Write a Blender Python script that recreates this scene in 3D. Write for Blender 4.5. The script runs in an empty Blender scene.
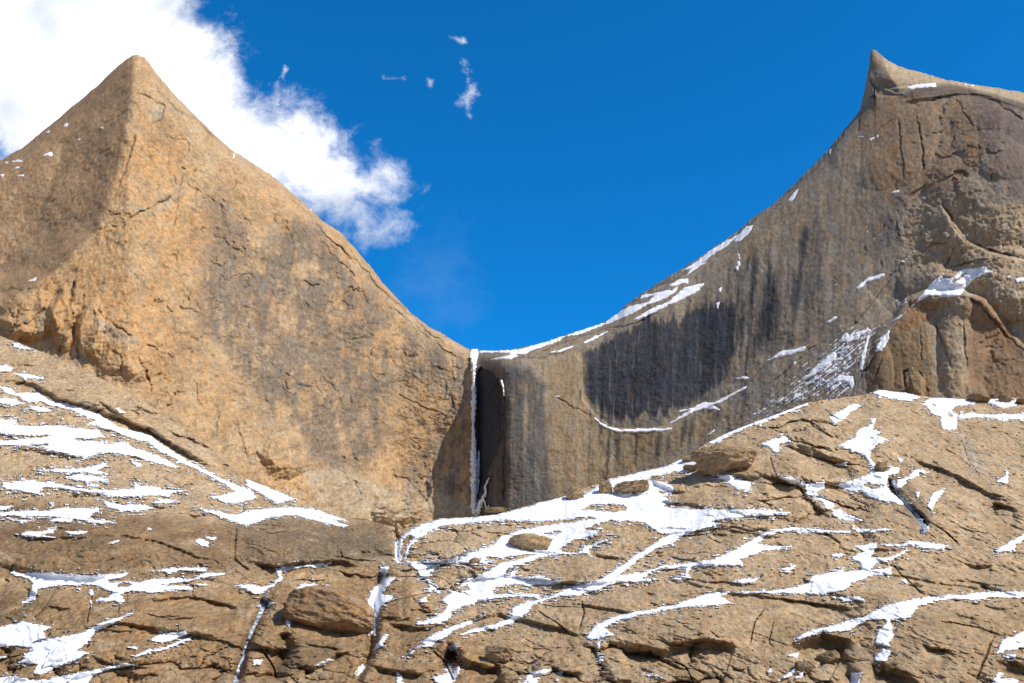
import bpy, math, random
import numpy as np
R = math.radians
C = bpy.context.scene.collection
rng = random.Random(7)

# ------------------------------------------------------------------ camera
W, H = 1024, 683
LENS, SENSOR, PITCH = 35.0, 36.0, R(20)
F = W * LENS / SENSOR
CAMZ = 1.7
cam_d = bpy.data.cameras.new('camera'); cam_d.lens = LENS; cam_d.sensor_width = SENSOR
cam_d.clip_start = 0.5; cam_d.clip_end = 60000
cam = bpy.data.objects.new('camera', cam_d); C.objects.link(cam)
cam.location = (0, 0, CAMZ); cam.rotation_euler = (R(90) + PITCH, 0, 0)
bpy.context.scene.camera = cam
cP, sP = math.cos(PITCH), math.sin(PITCH)

def qxz(u, v):
    """x/y and z/y slopes of the sight line through a survey point (u, v)"""
    a = (u - W / 2) / F; b = -(v - H / 2) / F
    dy = cP - b * sP
    return a / dy, (sP + b * cP) / dy
def at(u, v, Y):
    qx, qz = qxz(u, v)
    return np.stack([qx * Y, Y + 0 * qx, CAMZ + qz * Y], -1)

# ------------------------------------------------------------------ noise
_r = np.random.RandomState(11)
_perm = np.concatenate([_r.permutation(512)] * 2)
_g = _r.rand(512) * 2 * np.pi
_gx, _gy = np.cos(_g).astype(np.float32), np.sin(_g).astype(np.float32)
def perlin(x, y):
    xi = np.floor(x).astype(np.int64); yi = np.floor(y).astype(np.int64)
    fx = (x - xi).astype(np.float32); fy = (y - yi).astype(np.float32)
    xi &= 511; yi &= 511; x1 = (xi + 1) & 511; y1 = (yi + 1) & 511
    def gr(a, b, dx, dy):
        h = _perm[_perm[a] + b]
        return _gx[h] * dx + _gy[h] * dy
    w = fx * fx * fx * (fx * (fx * 6 - 15) + 10); z = fy * fy * fy * (fy * (fy * 6 - 15) + 10)
    a = gr(xi, yi, fx, fy); b = gr(x1, yi, fx - 1, fy)
    c = gr(xi, y1, fx, fy - 1); d = gr(x1, y1, fx - 1, fy - 1)
    t = a + (b - a) * w
    return (t + (c + (d - c) * w - t) * z) * 1.5
def fbm(x, y, oct=4, gain=.5, seed=0):
    s = 0; a = 1; t = 0
    for i in range(oct):
        s = s + a * perlin(x * 2 ** i + seed * 17.3 + i * 5.1, y * 2 ** i + seed * 9.7 + i * 3.3); t += a; a *= gain
    return s / t
def ridged(x, y, oct=4, gain=.5, seed=0):
    s = 0; a = 1; t = 0
    for i in range(oct):
        s = s + a * (1 - 2 * np.abs(perlin(x * 2 ** i + seed * 13.3 + i * 7.7, y * 2 ** i + seed * 5.9 + i * 2.3))); t += a; a *= gain
    return s / t
_jx, _jy, _jh = _r.rand(512).astype(np.float32), _r.rand(512).astype(np.float32), _r.rand(512).astype(np.float32)
def worley(x, y, jit=.9):
    """nearest and second nearest cell distance, and a random height per cell"""
    xi = np.floor(x).astype(np.int64); yi = np.floor(y).astype(np.int64)
    f1 = np.full(x.shape, 9., np.float32); f2 = f1.copy(); hh = np.zeros(x.shape, np.float32)
    for i in (-1, 0, 1):
        for j in (-1, 0, 1):
            a = xi + i; b = yi + j; h = _perm[_perm[a & 511] + (b & 511)]
            d = np.hypot(a + .5 + jit * (_jx[h] - .5) - x, b + .5 + jit * (_jy[h] - .5) - y).astype(np.float32)
            m = d < f1; f2 = np.where(m, f1, np.minimum(f2, d)); hh = np.where(m, _jh[h], hh); f1 = np.where(m, d, f1)
    return f1, f2, hh
def sstep(a, b, x):
    t = np.clip((x - a) / (b - a), 0, 1); return t * t * (3 - 2 * t)
def terrace(n, k=.3):
    f = np.floor(n); return f + sstep(1 - k, 1, n - f) - n

# ------------------------------------------------------------------ survey helpers (zoom frames are 4x)
FR = dict(A=(0, 343), B=(256, 343), C=(512, 343), D=(768, 343), E=(0, 513), F=(256, 513), G=(512, 513), H=(768, 513),
          I=(384, 460), J=(640, 440), K=(768, 203), L=(512, 203), M=(768, 33), N=(0, 33), O=(0, 173), P=(256, 173))
def T(fr, *pts):
    if fr == 'g': return np.array(pts, float).reshape(-1, 2)
    o = FR[fr]
    p = np.array(pts, float).reshape(-1, 2) / 4
    return p + np.array(o)

def seg_dist(U, V, pts):
    """distance to open polyline, sign (+ = above/left-hand when walking left to right), and along-parameter"""
    best = np.full(U.shape, 1e9, np.float32); sg = np.ones(U.shape, np.float32); al = np.zeros(U.shape, np.float32)
    n = len(pts) - 1
    for i in range(n):
        ax, ay = pts[i]; bx, by = pts[i + 1]
        dx, dy = bx - ax, by - ay; L2 = dx * dx + dy * dy + 1e-9
        t = np.clip(((U - ax) * dx + (V - ay) * dy) / L2, 0, 1)
        ex = U - ax - t * dx; ey = V - ay - t * dy
        d = np.sqrt(ex * ex + ey * ey)
        m = d < best
        best = np.where(m, d, best); sg = np.where(m, np.sign(dy * (U - ax) - dx * (V - ay)), sg)
        al = np.where(m, (i + t) / n, al)
    return best, sg, al
def poly_sd(U, V, pts):
    """signed distance to a closed polygon, + inside"""
    best = np.full(U.shape, 1e9, np.float32); ins = np.zeros(U.shape, bool)
    n = len(pts)
    for i in range(n):
        ax, ay = pts[i]; bx, by = pts[(i + 1) % n]
        dx, dy = bx - ax, by - ay; L2 = dx * dx + dy * dy + 1e-9
        t = np.clip(((U - ax) * dx + (V - ay) * dy) / L2, 0, 1)
        ex = U - ax - t * dx; ey = V - ay - t * dy
        best = np.minimum(best, ex * ex + ey * ey)
        if dy != 0:
            c = ((ay > V) != (by > V)) & (U < dx * (V - ay) / dy + ax)
            ins ^= c
    return np.where(ins, 1, -1) * np.sqrt(best)
def near(U, V, pts, m):
    x0, y0 = pts.min(0) - m; x1, y1 = pts.max(0) + m
    return np.nonzero((U > x0) & (U < x1) & (V > y0) & (V < y1))
def psd(U, V, pts, m=12.):
    out = np.full(U.shape, -m, np.float32)
    k = near(U, V, pts, m)
    if len(k[0]): out[k] = np.maximum(poly_sd(U[k], V[k], pts), -m)
    return out
def interp(x, pts):
    p = np.array(pts, float); return np.interp(x, p[:, 0], p[:, 1])

# ------------------------------------------------------------------ mesh helpers
def tag(o, label=None, cat=None, group=None, kind=None):
    if label: o['label'] = label
    if cat: o['category'] = cat
    if group: o['group'] = group
    if kind: o['kind'] = kind
    return o
def mesh_np(name, co, quads, mat, col=None, parent=None, smooth=True):
    me = bpy.data.meshes.new(name)
    co = np.ascontiguousarray(co, np.float32); quads = np.ascontiguousarray(quads, np.int32)
    k = quads.shape[1]
    me.vertices.add(len(co)); me.vertices.foreach_set('co', co.ravel())
    me.loops.add(quads.size); me.loops.foreach_set('vertex_index', quads.ravel())
    me.polygons.add(len(quads)); me.polygons.foreach_set('loop_start', np.arange(0, quads.size, k, dtype=np.int32))
    me.update(calc_edges=True)
    me.polygons.foreach_set('use_smooth', np.full(len(quads), smooth))
    if col is not None:
        at_ = me.color_attributes.new('Col', 'FLOAT_COLOR', 'POINT')
        c = np.ones((len(co), 4), np.float32); c[:, :3] = col
        at_.data.foreach_set('color', c.ravel())
    me.materials.append(mat)
    o = bpy.data.objects.new(name, me); C.objects.link(o)
    if parent: o.parent = parent
    return o
def grid_quads(nr, nc):
    i = np.arange(nr - 1)[:, None] * nc + np.arange(nc - 1)[None, :]
    return np.stack([i, i + 1, i + nc + 1, i + nc], -1).reshape(-1, 4)
def sub_mesh(co, quads, keepv):
    f = keepv[quads].all(1); q = quads[f]
    if not len(q): return None
    used = np.unique(q); m = np.full(len(co), -1, np.int64); m[used] = np.arange(len(used))
    return co[used], m[q], used

# ------------------------------------------------------------------ materials
def new_mat(name):
    m = bpy.data.materials.new(name); m.use_nodes = True
    nt = m.node_tree; nt.nodes.clear()
    return m, nt, nt.nodes, nt.links
def nd(ns, t, **k):
    n = ns.new(t)
    for a, b in k.items():
        if a in n.inputs: n.inputs[a].default_value = b
        else: setattr(n, a, b)
    return n
def rock_mat(name, s, bump, tint=(1, 1, 1), stretch=(1, 1, 1), speck=.35, plain=None):
    m, nt, ns, lk = new_mat(name)
    out = nd(ns, 'ShaderNodeOutputMaterial'); bs = nd(ns, 'ShaderNodeBsdfPrincipled'); lk.new(bs.outputs[0], out.inputs[0])
    bs.inputs['Roughness'].default_value = .92; bs.inputs['Specular IOR Level'].default_value = .15
    tc = nd(ns, 'ShaderNodeTexCoord'); mp = nd(ns, 'ShaderNodeMapping'); mp.inputs['Scale'].default_value = stretch
    lk.new(tc.outputs['Object'], mp.inputs[0])
    n1 = nd(ns, 'ShaderNodeTexNoise', Scale=1 / s, Detail=8., Roughness=.72); lk.new(mp.outputs[0], n1.inputs['Vector'])
    n2 = nd(ns, 'ShaderNodeTexNoise', Scale=.17 / s, Detail=6., Roughness=.65); lk.new(mp.outputs[0], n2.inputs['Vector'])
    n3 = nd(ns, 'ShaderNodeTexNoise', Scale=3.1 / s, Detail=4., Roughness=.8); lk.new(tc.outputs['Object'], n3.inputs['Vector'])
    if plain is None:
        cn = nd(ns, 'ShaderNodeVertexColor', layer_name='Col').outputs[0]
    else:
        r_ = nd(ns, 'ShaderNodeRGB'); r_.outputs[0].default_value = (*plain, 1); cn = r_.outputs[0]
    def ramp(src, a, b, lo, hi):
        r = nd(ns, 'ShaderNodeMapRange'); r.inputs[1].default_value = a; r.inputs[2].default_value = b
        r.inputs[3].default_value = lo; r.inputs[4].default_value = hi; lk.new(src, r.inputs[0]); return r.outputs[0]
    def mul(a, b):
        x = nd(ns, 'ShaderNodeMath', operation='MULTIPLY'); lk.new(a, x.inputs[0]); lk.new(b, x.inputs[1]); return x.outputs[0]
    f = mul(mul(ramp(n1.outputs[0], .3, .7, 1 - speck, 1 + speck), ramp(n2.outputs[0], .3, .7, .8, 1.2)), ramp(n3.outputs[0], .3, .7, 1 - speck * .8, 1 + speck * .8))
    vm = nd(ns, 'ShaderNodeVectorMath', operation='SCALE'); lk.new(cn, vm.inputs[0]); lk.new(f, vm.inputs['Scale'])
    # reddish / grey hue wander
    mx = nd(ns, 'ShaderNodeMix', data_type='RGBA', blend_type='MULTIPLY')
    cr = nd(ns, 'ShaderNodeValToRGB'); cr.color_ramp.elements[0].position = .35; cr.color_ramp.elements[0].color = (.9, 1.0, 1.12, 1)
    cr.color_ramp.elements[1].position = .65; cr.color_ramp.elements[1].color = (1.1 * tint[0], 1.0 * tint[1], .86 * tint[2], 1)
    n4 = nd(ns, 'ShaderNodeTexNoise', Scale=.45 / s, Detail=5., Roughness=.7); lk.new(mp.outputs[0], n4.inputs['Vector'])
    lk.new(n4.outputs[0], cr.inputs[0])
    mx.inputs[0].default_value = 1; lk.new(vm.outputs[0], mx.inputs[6]); lk.new(cr.outputs[0], mx.inputs[7])
    lk.new(mx.outputs[2], bs.inputs['Base Color'])
    b1 = nd(ns, 'ShaderNodeBump', Strength=.9, Distance=bump); lk.new(n1.outputs[0], b1.inputs['Height'])
    b2 = nd(ns, 'ShaderNodeBump', Strength=.8, Distance=bump * .35); lk.new(n3.outputs[0], b2.inputs['Height']); lk.new(b1.outputs[0], b2.inputs['Normal'])
    lk.new(b2.outputs[0], bs.inputs['Normal'])
    return m
def snow_mat(name, col=(.91, .91, .93), s=1.):
    m, nt, ns, lk = new_mat(name)
    out = nd(ns, 'ShaderNodeOutputMaterial'); bs = nd(ns, 'ShaderNodeBsdfPrincipled'); lk.new(bs.outputs[0], out.inputs[0])
    bs.inputs['Roughness'].default_value = .7; bs.inputs['Specular IOR Level'].default_value = .2
    tc = nd(ns, 'ShaderNodeTexCoord'); n = nd(ns, 'ShaderNodeTexNoise', Scale=.6 / s, Detail=7., Roughness=.65); lk.new(tc.outputs['Object'], n.inputs['Vector'])
    cr = nd(ns, 'ShaderNodeValToRGB'); e = cr.color_ramp.elements
    e[0].position = .3; e[0].color = (col[0] * .74, col[1] * .78, col[2] * .86, 1); e[1].position = .6; e[1].color = (*col, 1)
    lk.new(n.outputs[0], cr.inputs[0]); lk.new(cr.outputs[0], bs.inputs['Base Color'])
    b = nd(ns, 'ShaderNodeBump', Strength=.5, Distance=.15 * s); lk.new(n.outputs[0], b.inputs['Height']); lk.new(b.outputs[0], bs.inputs['Normal'])
    return m
def ice_mat(name, c0, c1, s):
    m, nt, ns, lk = new_mat(name)
    out = nd(ns, 'ShaderNodeOutputMaterial'); bs = nd(ns, 'ShaderNodeBsdfPrincipled'); lk.new(bs.outputs[0], out.inputs[0])
    bs.inputs['Roughness'].default_value = .28; bs.inputs['Subsurface Weight'].default_value = .0
    tc = nd(ns, 'ShaderNodeTexCoord'); mp = nd(ns, 'ShaderNodeMapping'); mp.inputs['Scale'].default_value = (1, 1, .3)
    lk.new(tc.outputs['Object'], mp.inputs[0])
    n = nd(ns, 'ShaderNodeTexNoise', Scale=1 / s, Detail=6., Roughness=.7); lk.new(mp.outputs[0], n.inputs['Vector'])
    cr = nd(ns, 'ShaderNodeValToRGB'); e = cr.color_ramp.elements
    e[0].position = .4; e[0].color = (*c0, 1); e[1].position = .6; e[1].color = (*c1, 1)
    lk.new(n.outputs[0], cr.inputs[0]); lk.new(cr.outputs[0], bs.inputs['Base Color'])
    b = nd(ns, 'ShaderNodeBump', Strength=.8, Distance=.3 * s); lk.new(n.outputs[0], b.inputs['Height']); lk.new(b.outputs[0], bs.inputs['Normal'])
    return m
M_left = rock_mat('warm_granite', 2.6, 1.0, speck=.38, stretch=(1, 1, .8))
M_right = rock_mat('stained_granite', 2.6, 1.0, speck=.36, stretch=(1, 1, .45))
M_slab = rock_mat('slab_granite', .62, .32, speck=.52, stretch=(1, .16, 1.25))
M_snow = snow_mat('snow', s=.8)
M_wsnow = snow_mat('ledge_snow', s=3)
M_ice = ice_mat('waterfall_ice', (.80, .85, .92), (.98, .98, .98), 1.6)
M_gully = ice_mat('stream_ice', (.10, .14, .20), (.75, .80, .88), .8)

# ================================================================== MOUNTAIN WALLS
SIL = [(-80, 226), (-30, 186), (0, 160.5), (25, 146), (50, 125.5), (65, 113), (85, 96), (100, 83), (117, 67), (128, 58.5), (133, 55.5), (138, 55), (145, 58), (155, 71.5), (175, 95.5), (200, 120.5), (215, 135.5), (232.5, 150.5),
       (256, 165.5), (271, 175), (293.5, 194), (311, 209), (321, 219), (341, 233), (356, 249), (368.5, 264), (381, 280.5), (397, 298), (411, 313), (426, 325), (441, 333), (456, 342.5), (466, 348), (475, 350.5), (500, 350.5), (512, 350),
       (540, 344), (562, 337), (585, 329), (604, 323), (619, 313), (626, 305), (639.5, 295.5), (657, 284), (682, 269), (712, 249), (737, 232), (749.5, 220.5), (768, 208), (778, 200), (810, 169), (830, 148), (843, 132), (856, 115), (867, 101),
       (873, 92.5), (875, 86), (875.4, 76), (875.8, 62), (877, 53), (879.5, 49.5), (883, 50), (886, 53.5), (893, 60), (900, 64.5), (908, 68.5), (928, 74.5), (948, 80), (968, 83.5), (985, 86), (1024, 93), (1060, 101), (1110, 130)]
NC = 1320
us = np.linspace(-75, 1099, NC)
sil = interp(us, SIL)
k = np.ones(3) / 3
VB = 560.
NR = 560
NB = 14
tt = np.linspace(0, 1, NR) ** .92
Uw = np.repeat(us[None, :], NR, 0)
_ks = np.hanning(71); _ks /= _ks.sum(); sil_s = np.convolve(np.pad(sil, 35, mode='edge'), _ks, 'valid')
Vw = VB + (sil_s[None, :] - VB) * tt[:, None] + (sil - sil_s)[None, :] * sstep(.72, 1, tt)[:, None]
dsil = Vw - sil[None, :]
dsoft = np.clip(Vw - sil_s[None, :], 0, None)
# the horn leans a little over the wall
lean_h = sstep(90, 77, Vw) * sstep(860, 872, Uw) * (1 - sstep(884, 930, Uw))
Uw = Uw - 6.8 * lean_h
qx, qz = qxz(Uw, Vw)
Y0 = interp(us, [(-80, 470), (60, 462), (130, 462), (200, 497), (300, 556), (400, 632), (470, 649), (477, 646), (488, 630), (500, 615), (510, 607), (522, 603), (545, 600),
                 (600, 594), (700, 556), (800, 515), (860, 490), (930, 476), (1000, 468), (1100, 458)])
kk = np.hanning(15); kk /= kk.sum()
Y0s = np.convolve(np.pad(Y0, 7, mode='edge'), kk, 'valid')
_k7 = np.hanning(9); _k7 /= _k7.sum(); Y0 = np.where((us > 467) & (us < 530), np.convolve(np.pad(Y0, 4, mode='edge'), _k7, 'valid'), Y0s)
lean = interp(us, [(-80, .30), (130, .32), (300, .25), (475, .12), (505, .10), (560, .18), (700, .34), (860, .40), (1000, .32), (1100, .3)])
Yw = Y0[None, :] / (1 - lean[None, :] * qz)
pxm = .62
wx = Uw * pxm; wz = -Vw * pxm
def ramp_pos(d, soft): return soft * np.log1p(np.exp(np.clip(d / soft, -30, 30)))
def crease(pts, gain, soft=3., cap=None):
    """turns the surface back on the upper/left side of a line"""
    global Yw
    d, s, a = seg_dist(Uw, Vw, T('g', *pts)); x = d * s
    r = ramp_pos(x, soft)
    if cap: r = cap * (1 - np.exp(-r / cap))
    Yw = Yw + gain * r * pxm
warp = fbm(wx / 40, wz / 40, 3, seed=31); warp2 = fbm(wx / 14, wz / 14, 4, .6, seed=32); warp3 = fbm(wx / 14, wz / 14, 4, .6, seed=33)
# left peak: dark left face behind the arete
_v = np.arange(0, 600.); _uc = interp(_v, [(0, 138), (55, 137), (62, 136), (95, 131), (135, 124), (185, 113), (215, 102), (232, 94), (250, 74), (268, 58), (285, 28), (301, -5), (330, -80), (600, -400)])
_uc = np.convolve(np.pad(_uc, 5, mode='edge'), np.hanning(11) / np.hanning(11).sum(), 'valid')
ardist = np.interp(Vw + 5 * warp, _v, _uc) - (Uw + 5 * warp)
_rp = ramp_pos(ardist, 2.0); _rp = 70 * (1 - np.exp(-_rp / 70))
Yw = Yw + 1.18 * _rp * pxm
# buttress rock at the far left foot
for cx, cy, rx, ry, h in [(30, 315, 36, 26, 9), (62, 318, 13, 34, 8), (90, 330, 16, 32, 7), (285, 455, 26, 24, 7), (345, 500, 60, 34, 10), (130, 345, 45, 40, 6),
                          (400, 505, 30, 26, 7), (10, 330, 25, 18, 6)]:
    g_ = 1 - ((Uw - cx + 9 * warp2) / rx) ** 2 - ((Vw - cy + 9 * warp3) / ry) ** 2
    Yw = Yw - h * np.clip(g_ * 1.5, 0, 1) ** 1.1
# right wall: big scoop edge and slabs (step = metres the wall beyond the line steps back)
def step(pts, amt, soft=1.2, fade=60., side=1):
    global Yw
    P = T('g', *pts); kx = near(Uw, Vw, P, fade * 5)
    d, s, a = seg_dist(Uw[kx], Vw[kx], P); x = d * s * side
    e = np.clip(a * 6, 0, 1) * np.clip((1 - a) * 6, 0, 1)
    Yw[kx] += amt * sstep(-soft, soft, x) * np.exp(-np.clip(x, 0, None) / fade) * e
step([(574, 352), (580, 360), (581, 380), (583, 400), (597, 418), (615, 429), (650, 429), (672, 425), (690, 412), (720, 400), (745, 386), (775, 355), (800, 345), (840, 322)], 5.5, 1.2, 45)
step([(872, 330), (893, 318), (905, 300), (925, 292), (965, 292), (985, 300), (1005, 325), (1030, 350)], 9, 3, 30)
step([(868, 88), (890, 88), (905, 87), (935, 84), (968, 84), (1000, 95), (1030, 102)], 4, 1.2, 14, 1)
step([(900, 103), (915, 100), (935, 97), (955, 94), (975, 94), (1000, 101), (1040, 114)], -3, 1.5, 10, 1)
step([(940, 203), (953, 223), (967, 241), (990, 252), (1030, 262)], 7, 1.5, 35, 1)
step([(884, 88), (896, 93), (925, 90)], 3, 1, 20)
# buttress panels under the arch (K, D frames)
for cx, cy, rx, ry, h in [(1000, 245 + 40, 60, 40, 9), (985, 200, 60, 70, 10), (905, 350, 34, 58, 4), (955, 335, 18, 66, 5), (880, 375, 14, 34, 3), (930, 285, 34, 22, 5),
                          (880, 130, 60, 60, 5), (1010, 130, 60, 50, 7)]:
    g_ = 1 - ((Uw - cx) / rx) ** 2 - ((Vw - cy) / ry) ** 2
    Yw = Yw - h * np.clip(g_, 0, 1) ** .8
g_ = 1 - ((Uw - 1010) / 42) ** 2 - ((Vw - 375) / 62) ** 2
Yw = Yw + 7 * np.clip(g_ * 1.6, 0, 1) * sstep(296, 325, Vw)
# slot right of the waterfall
_ur = np.interp(Vw, [360, 366, 374, 384, 400, 425, 440, 452, 465, 480, 495, 515], [470, 480, 494, 501, 502.5, 502, 501, 498, 492, 485.5, 479, 476])
_ul = np.interp(Vw, [360, 372, 400], [484, 478, 475.5])
slot = sstep(-1.2, 1.2, _ur - Uw + 4.5 * fbm(wx / 6, wz / 6, 4, .65, seed=34)) * sstep(-1, 1, Uw - _ul + 1.5 * warp2)
Yw = Yw + slot * 6
# horn: left side turns away, right side comes forward
hd, hs, ha = seg_dist(Uw, Vw, T('g', (878, 48), (884, 66), (892, 80), (900, 92)))
hm = (Vw < 96) * sstep(845, 868, Uw) * (1 - sstep(930, 990, Uw))
Yw = Yw + hm * np.clip(hd * (-hs), 0, 14) * .9 * pxm
# cracks
WCR = [('P', [(165, 120), (240, 185), (262, 232), (320, 290), (400, 348), (450, 398), (480, 445), (530, 490), (590, 535), (640, 590), (680, 635), (740, 672), (800, 715)], 1.4, 8), ('P', [(250, 260), (330, 350), (420, 430)], 1, 3), ('P', [(520, 520), (600, 580), (660, 650)], 1.0, 4),
       ('N', [(550, 390), (530, 460), (495, 560), (465, 640)], 1.2, 4), ('N', [(540, 235), (600, 260), (660, 295), (650, 340), (600, 370)], 1.2, 3.5),
       ('N', [(700, 420), (750, 430), (765, 480)], 1, 3), ('N', [(400, 370), (480, 330), (530, 290)], 1.2, 3), ('N', [(615, 190), (640, 240), (700, 300), (800, 360), (900, 460)], .8, 2),
       ('O', [(420, 150), (520, 178), (600, 140), (715, 75)], 1.2, 4), ('O', [(740, 30), (800, 75), (840, 100), (920, 160)], 1, 3), ('O', [(850, 235), (890, 260), (915, 300)], .9, 2.5),
       ('O', [(300, 410), (280, 520), (290, 580), (310, 680)], 2.0, 8), ('O', [(40, 650), (75, 545)], 2, 8), ('O', [(325, 480), (340, 540)], 1.2, 3),
       ('A', [(550, 50), (580, 110), (600, 150), (608, 215)], 1.2, 5), ('A', [(235, 45), (245, 5)], 1.4, 5), ('A', [(310, -20), (315, 75)], 1.6, 6), ('A', [(580, 5), (650, 35), (700, 65)], .9, 3),
       ('O', [(380, 540), (450, 600), (540, 660)], 1, 4), ('O', [(730, 0), (715, 80), (700, 200)], .7, 2), ('O', [(665, 325), (700, 330), (712, 370)], .8, 2.5),
       ('O', [(515, 380), (560, 430)], .9, 3), ('O', [(0, 475), (60, 465), (130, 480)], 1.5, 4), ('O', [(870, 100), (930, 260)], .8, 2), ('O', [(985, 260), (1010, 320)], .8, 2),
       ('A', [(780, 150), (800, 260)], .8, 2), ('A', [(880, 250), (865, 370)], .8, 2), ('A', [(420, 0), (480, 50), (490, 150)], .8, 2.5), ('A', [(940, 280), (970, 400), (1000, 480)], .9, 3),
       ('B', [(690, 90), (790, 120), (780, 260), (740, 330)], .9, 2.5), ('B', [(560, 200), (680, 260), (760, 290)], .9, 3), ('B', [(540, 530), (600, 540), (650, 590), (690, 640)], 1.2, 4),
       ('B', [(380, 200), (390, 280)], .8, 2), ('B', [(300, 470), (400, 560), (430, 620)], .9, 2.5), ('B', [(240, 100), (330, 200), (350, 270)], .9, 2),
       ('B', [(720, 5), (780, 40), (850, 78)], 1.1, 4), ('P', [(120, 200), (150, 280), (140, 400)], .8, 2), ('P', [(430, 480), (450, 520)], .9, 2), ('P', [(620, 590), (700, 670)], .9, 3),
       ('M', [(520, 335), (530, 440), (545, 580)], 1.0, 5), ('M', [(590, 300), (605, 400), (620, 470), (620, 560)], 1.0, 5), ('M', [(365, 330), (360, 410)], 1.0, 4),
       ('M', [(520, 340), (480, 350), (430, 400)], .9, 3), ('M', [(750, 255), (790, 330), (830, 380)], 1.0, 4), ('M', [(800, 240), (850, 250), (900, 260)], 1.6, 6),
       ('M', [(910, 270), (960, 310), (1024, 350)], 1.5, 5), ('M', [(620, 270), (700, 258), (760, 248)], 1.4, 4), ('M', [(800, 210), (805, 240)], 1.4, 4),
       ('K', [(690, -20), (740, 80), (790, 150), (880, 190), (1024, 225)], 2.0, 8), ('K', [(760, 160), (720, 230), (690, 280)], 1.0, 3), ('K', [(510, 80), (530, 140)], 1.2, 4),
       ('K', [(790, 370), (850, 410), (900, 470), (960, 540), (1040, 610)], 1.2, 5), ('K', [(480, 300), (540, 240), (560, 200)], .8, 2.5), ('K', [(710, 260), (800, 240), (900, 215)], 1.2, 4),
       ('K', [(605, 480), (612, 560), (612, 640)], .9, 3), ('K', [(660, 480), (700, 560), (740, 680)], 1.4, 5), ('K', [(780, 380), (785, 560), (800, 680)], 1.2, 4),
       ('D', [(545, 190), (545, 120), (575, 97)], 1.6, 5), ('D', [(600, 110), (640, 200)], 1.2, 4), ('D', [(420, 150), (470, 20)], 1.2, 4), ('D', [(345, 180), (420, 60), (500, -60)], 1.5, 4),
       ('D', [(360, 100), (400, 0)], 1.2, 3), ('C', [(170, 213), (240, 250), (330, 300)], .9, 3), ('C', [(268, 40), (272, 130), (275, 240)], 1.0, 4),
       ('I', [(482, -330), (480, 40), (480, 190)], 1.0, 6), ('C', [(0, 65), (130, 60), (230, 25)], .8, 2), ('L', [(60, 620), (200, 560), (380, 500), (500, 480), (600, 430)], 1.0, 4),
       ('L', [(400, 450), (515, 375), (560, 340), (640, 310), (800, 200), (940, 100), (1020, 20)], 1.1, 4), ('K', [(0, 40), (60, 0)], 1.0, 4), ('M', [(40, 670), (170, 560), (255, 470), (360, 320)], 1.1, 4),
       ('K', [(250, 600), (400, 420), (500, 290)], .7, 2.5), ('D', [(0, 170), (130, 60), (200, 0)], .8, 2)]
crk = np.zeros(Uw.shape, np.float32)
wob_u = 3.6 * fbm(wx / 7, wz / 7, 4, .6, seed=8); wob_v = 3.6 * fbm(wx / 7, wz / 7, 4, .6, seed=9)
crack_amp = .55 + .9 * np.clip(fbm(wx / 9, wz / 9, 3, seed=77) + .2, 0, 1)
def add_crack(P, w, dep):
    kx = near(Uw, Vw, P, 10)
    if not len(kx[0]): return
    d, s, a = seg_dist(Uw[kx] + wob_u[kx], Vw[kx] + wob_v[kx], P)
    e = np.clip(a * 8, .15, 1) * np.clip((1 - a) * 8, .15, 1) * crack_amp[kx]
    g_ = np.exp(-(d / (w * .72 * (.5 + .6 * e))) ** 2) * np.clip(e, 0, 1)
    Yw[kx] += dep * .42 * g_
    # one lip stands a little proud: reads as a broken sheet of rock
    Yw[kx] -= .13 * dep * np.exp(-d / 4.) * (s > 0) * e
    crk[kx] = np.maximum(crk[kx], g_)
for fr, pts, w, dep in WCR: add_crack(T(fr, *pts), w, dep)
# random short flakes, slanting down to the right on the left peak
rs = np.random.RandomState(5)
for i in range(240):
    if i < 185: u0 = rs.uniform(90, 460); v0 = rs.uniform(120, 500); ang = rs.choice([rs.uniform(40, 75), rs.uniform(15, 40), rs.uniform(80, 100)])
    else: u0 = rs.uniform(860, 1024); v0 = rs.uniform(95, 390); ang = rs.uniform(60, 120)
    L = rs.uniform(4, 17); n = 4; p = [(u0, v0)]
    for j in range(n):
        aa = R(ang + rs.uniform(-30, 30)); p.append((p[-1][0] + math.cos(aa) * L / n, p[-1][1] + math.sin(aa) * L / n))
    add_crack(T('g', *p), rs.uniform(.45, .8), rs.uniform(.8, 3.0))
# relief noise
LM = 1 - sstep(470, 478, Uw)                                   # left mountain weight
RB = sstep(885, 930, Uw + 30 * warp + (Vw - 250) * -.1) * sstep(85, 100, Vw)   # rough buttress on the far right
big = fbm(wx / 70, wz / 90, 3, seed=1)
dx_ = wx + wz * .7; dz_ = wz - wx * .5
scal = ridged(dx_ / 17 + .5 * warp, dz_ / 7, 4, .55, seed=2)
mid = fbm(wx / 9, wz / 9, 4, .55, seed=3)
fine = fbm(wx / 2.4, wz / 2.4, 3, .6, seed=4)
flute = fbm(wx / 3.2, wz / 70, 3, .6, seed=5)
flute2 = fbm(wx / 12, wz / 160, 2, .6, seed=6)
wf1, wf2_, whh = worley(dx_ / 22 + .8 * warp2 + .4 * warp, dz_ / 11 + .8 * warp3)
pm = sstep(-.15, .3, fbm(wx / 45, wz / 45, 3, seed=18))
plate = pm * (2.2 * (whh - .5) + .5 * sstep(0, .3, wf2_ - wf1))
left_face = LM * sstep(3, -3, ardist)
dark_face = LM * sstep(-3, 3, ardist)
strata = fbm((wx + wz) / 40, (wz - .55 * wx) / 3.2, 3, .6, seed=12)
rough_l = ridged(wx / 5, wz / 6, 4, .65, seed=15) * sstep(-.3, .4, fbm(wx / 30, wz / 30, 2, seed=16))
ter = terrace(fbm(wx / 26, wz / 26, 3, seed=14) * 5, .22)
amp_edge = sstep(0, 5, dsil)
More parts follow.
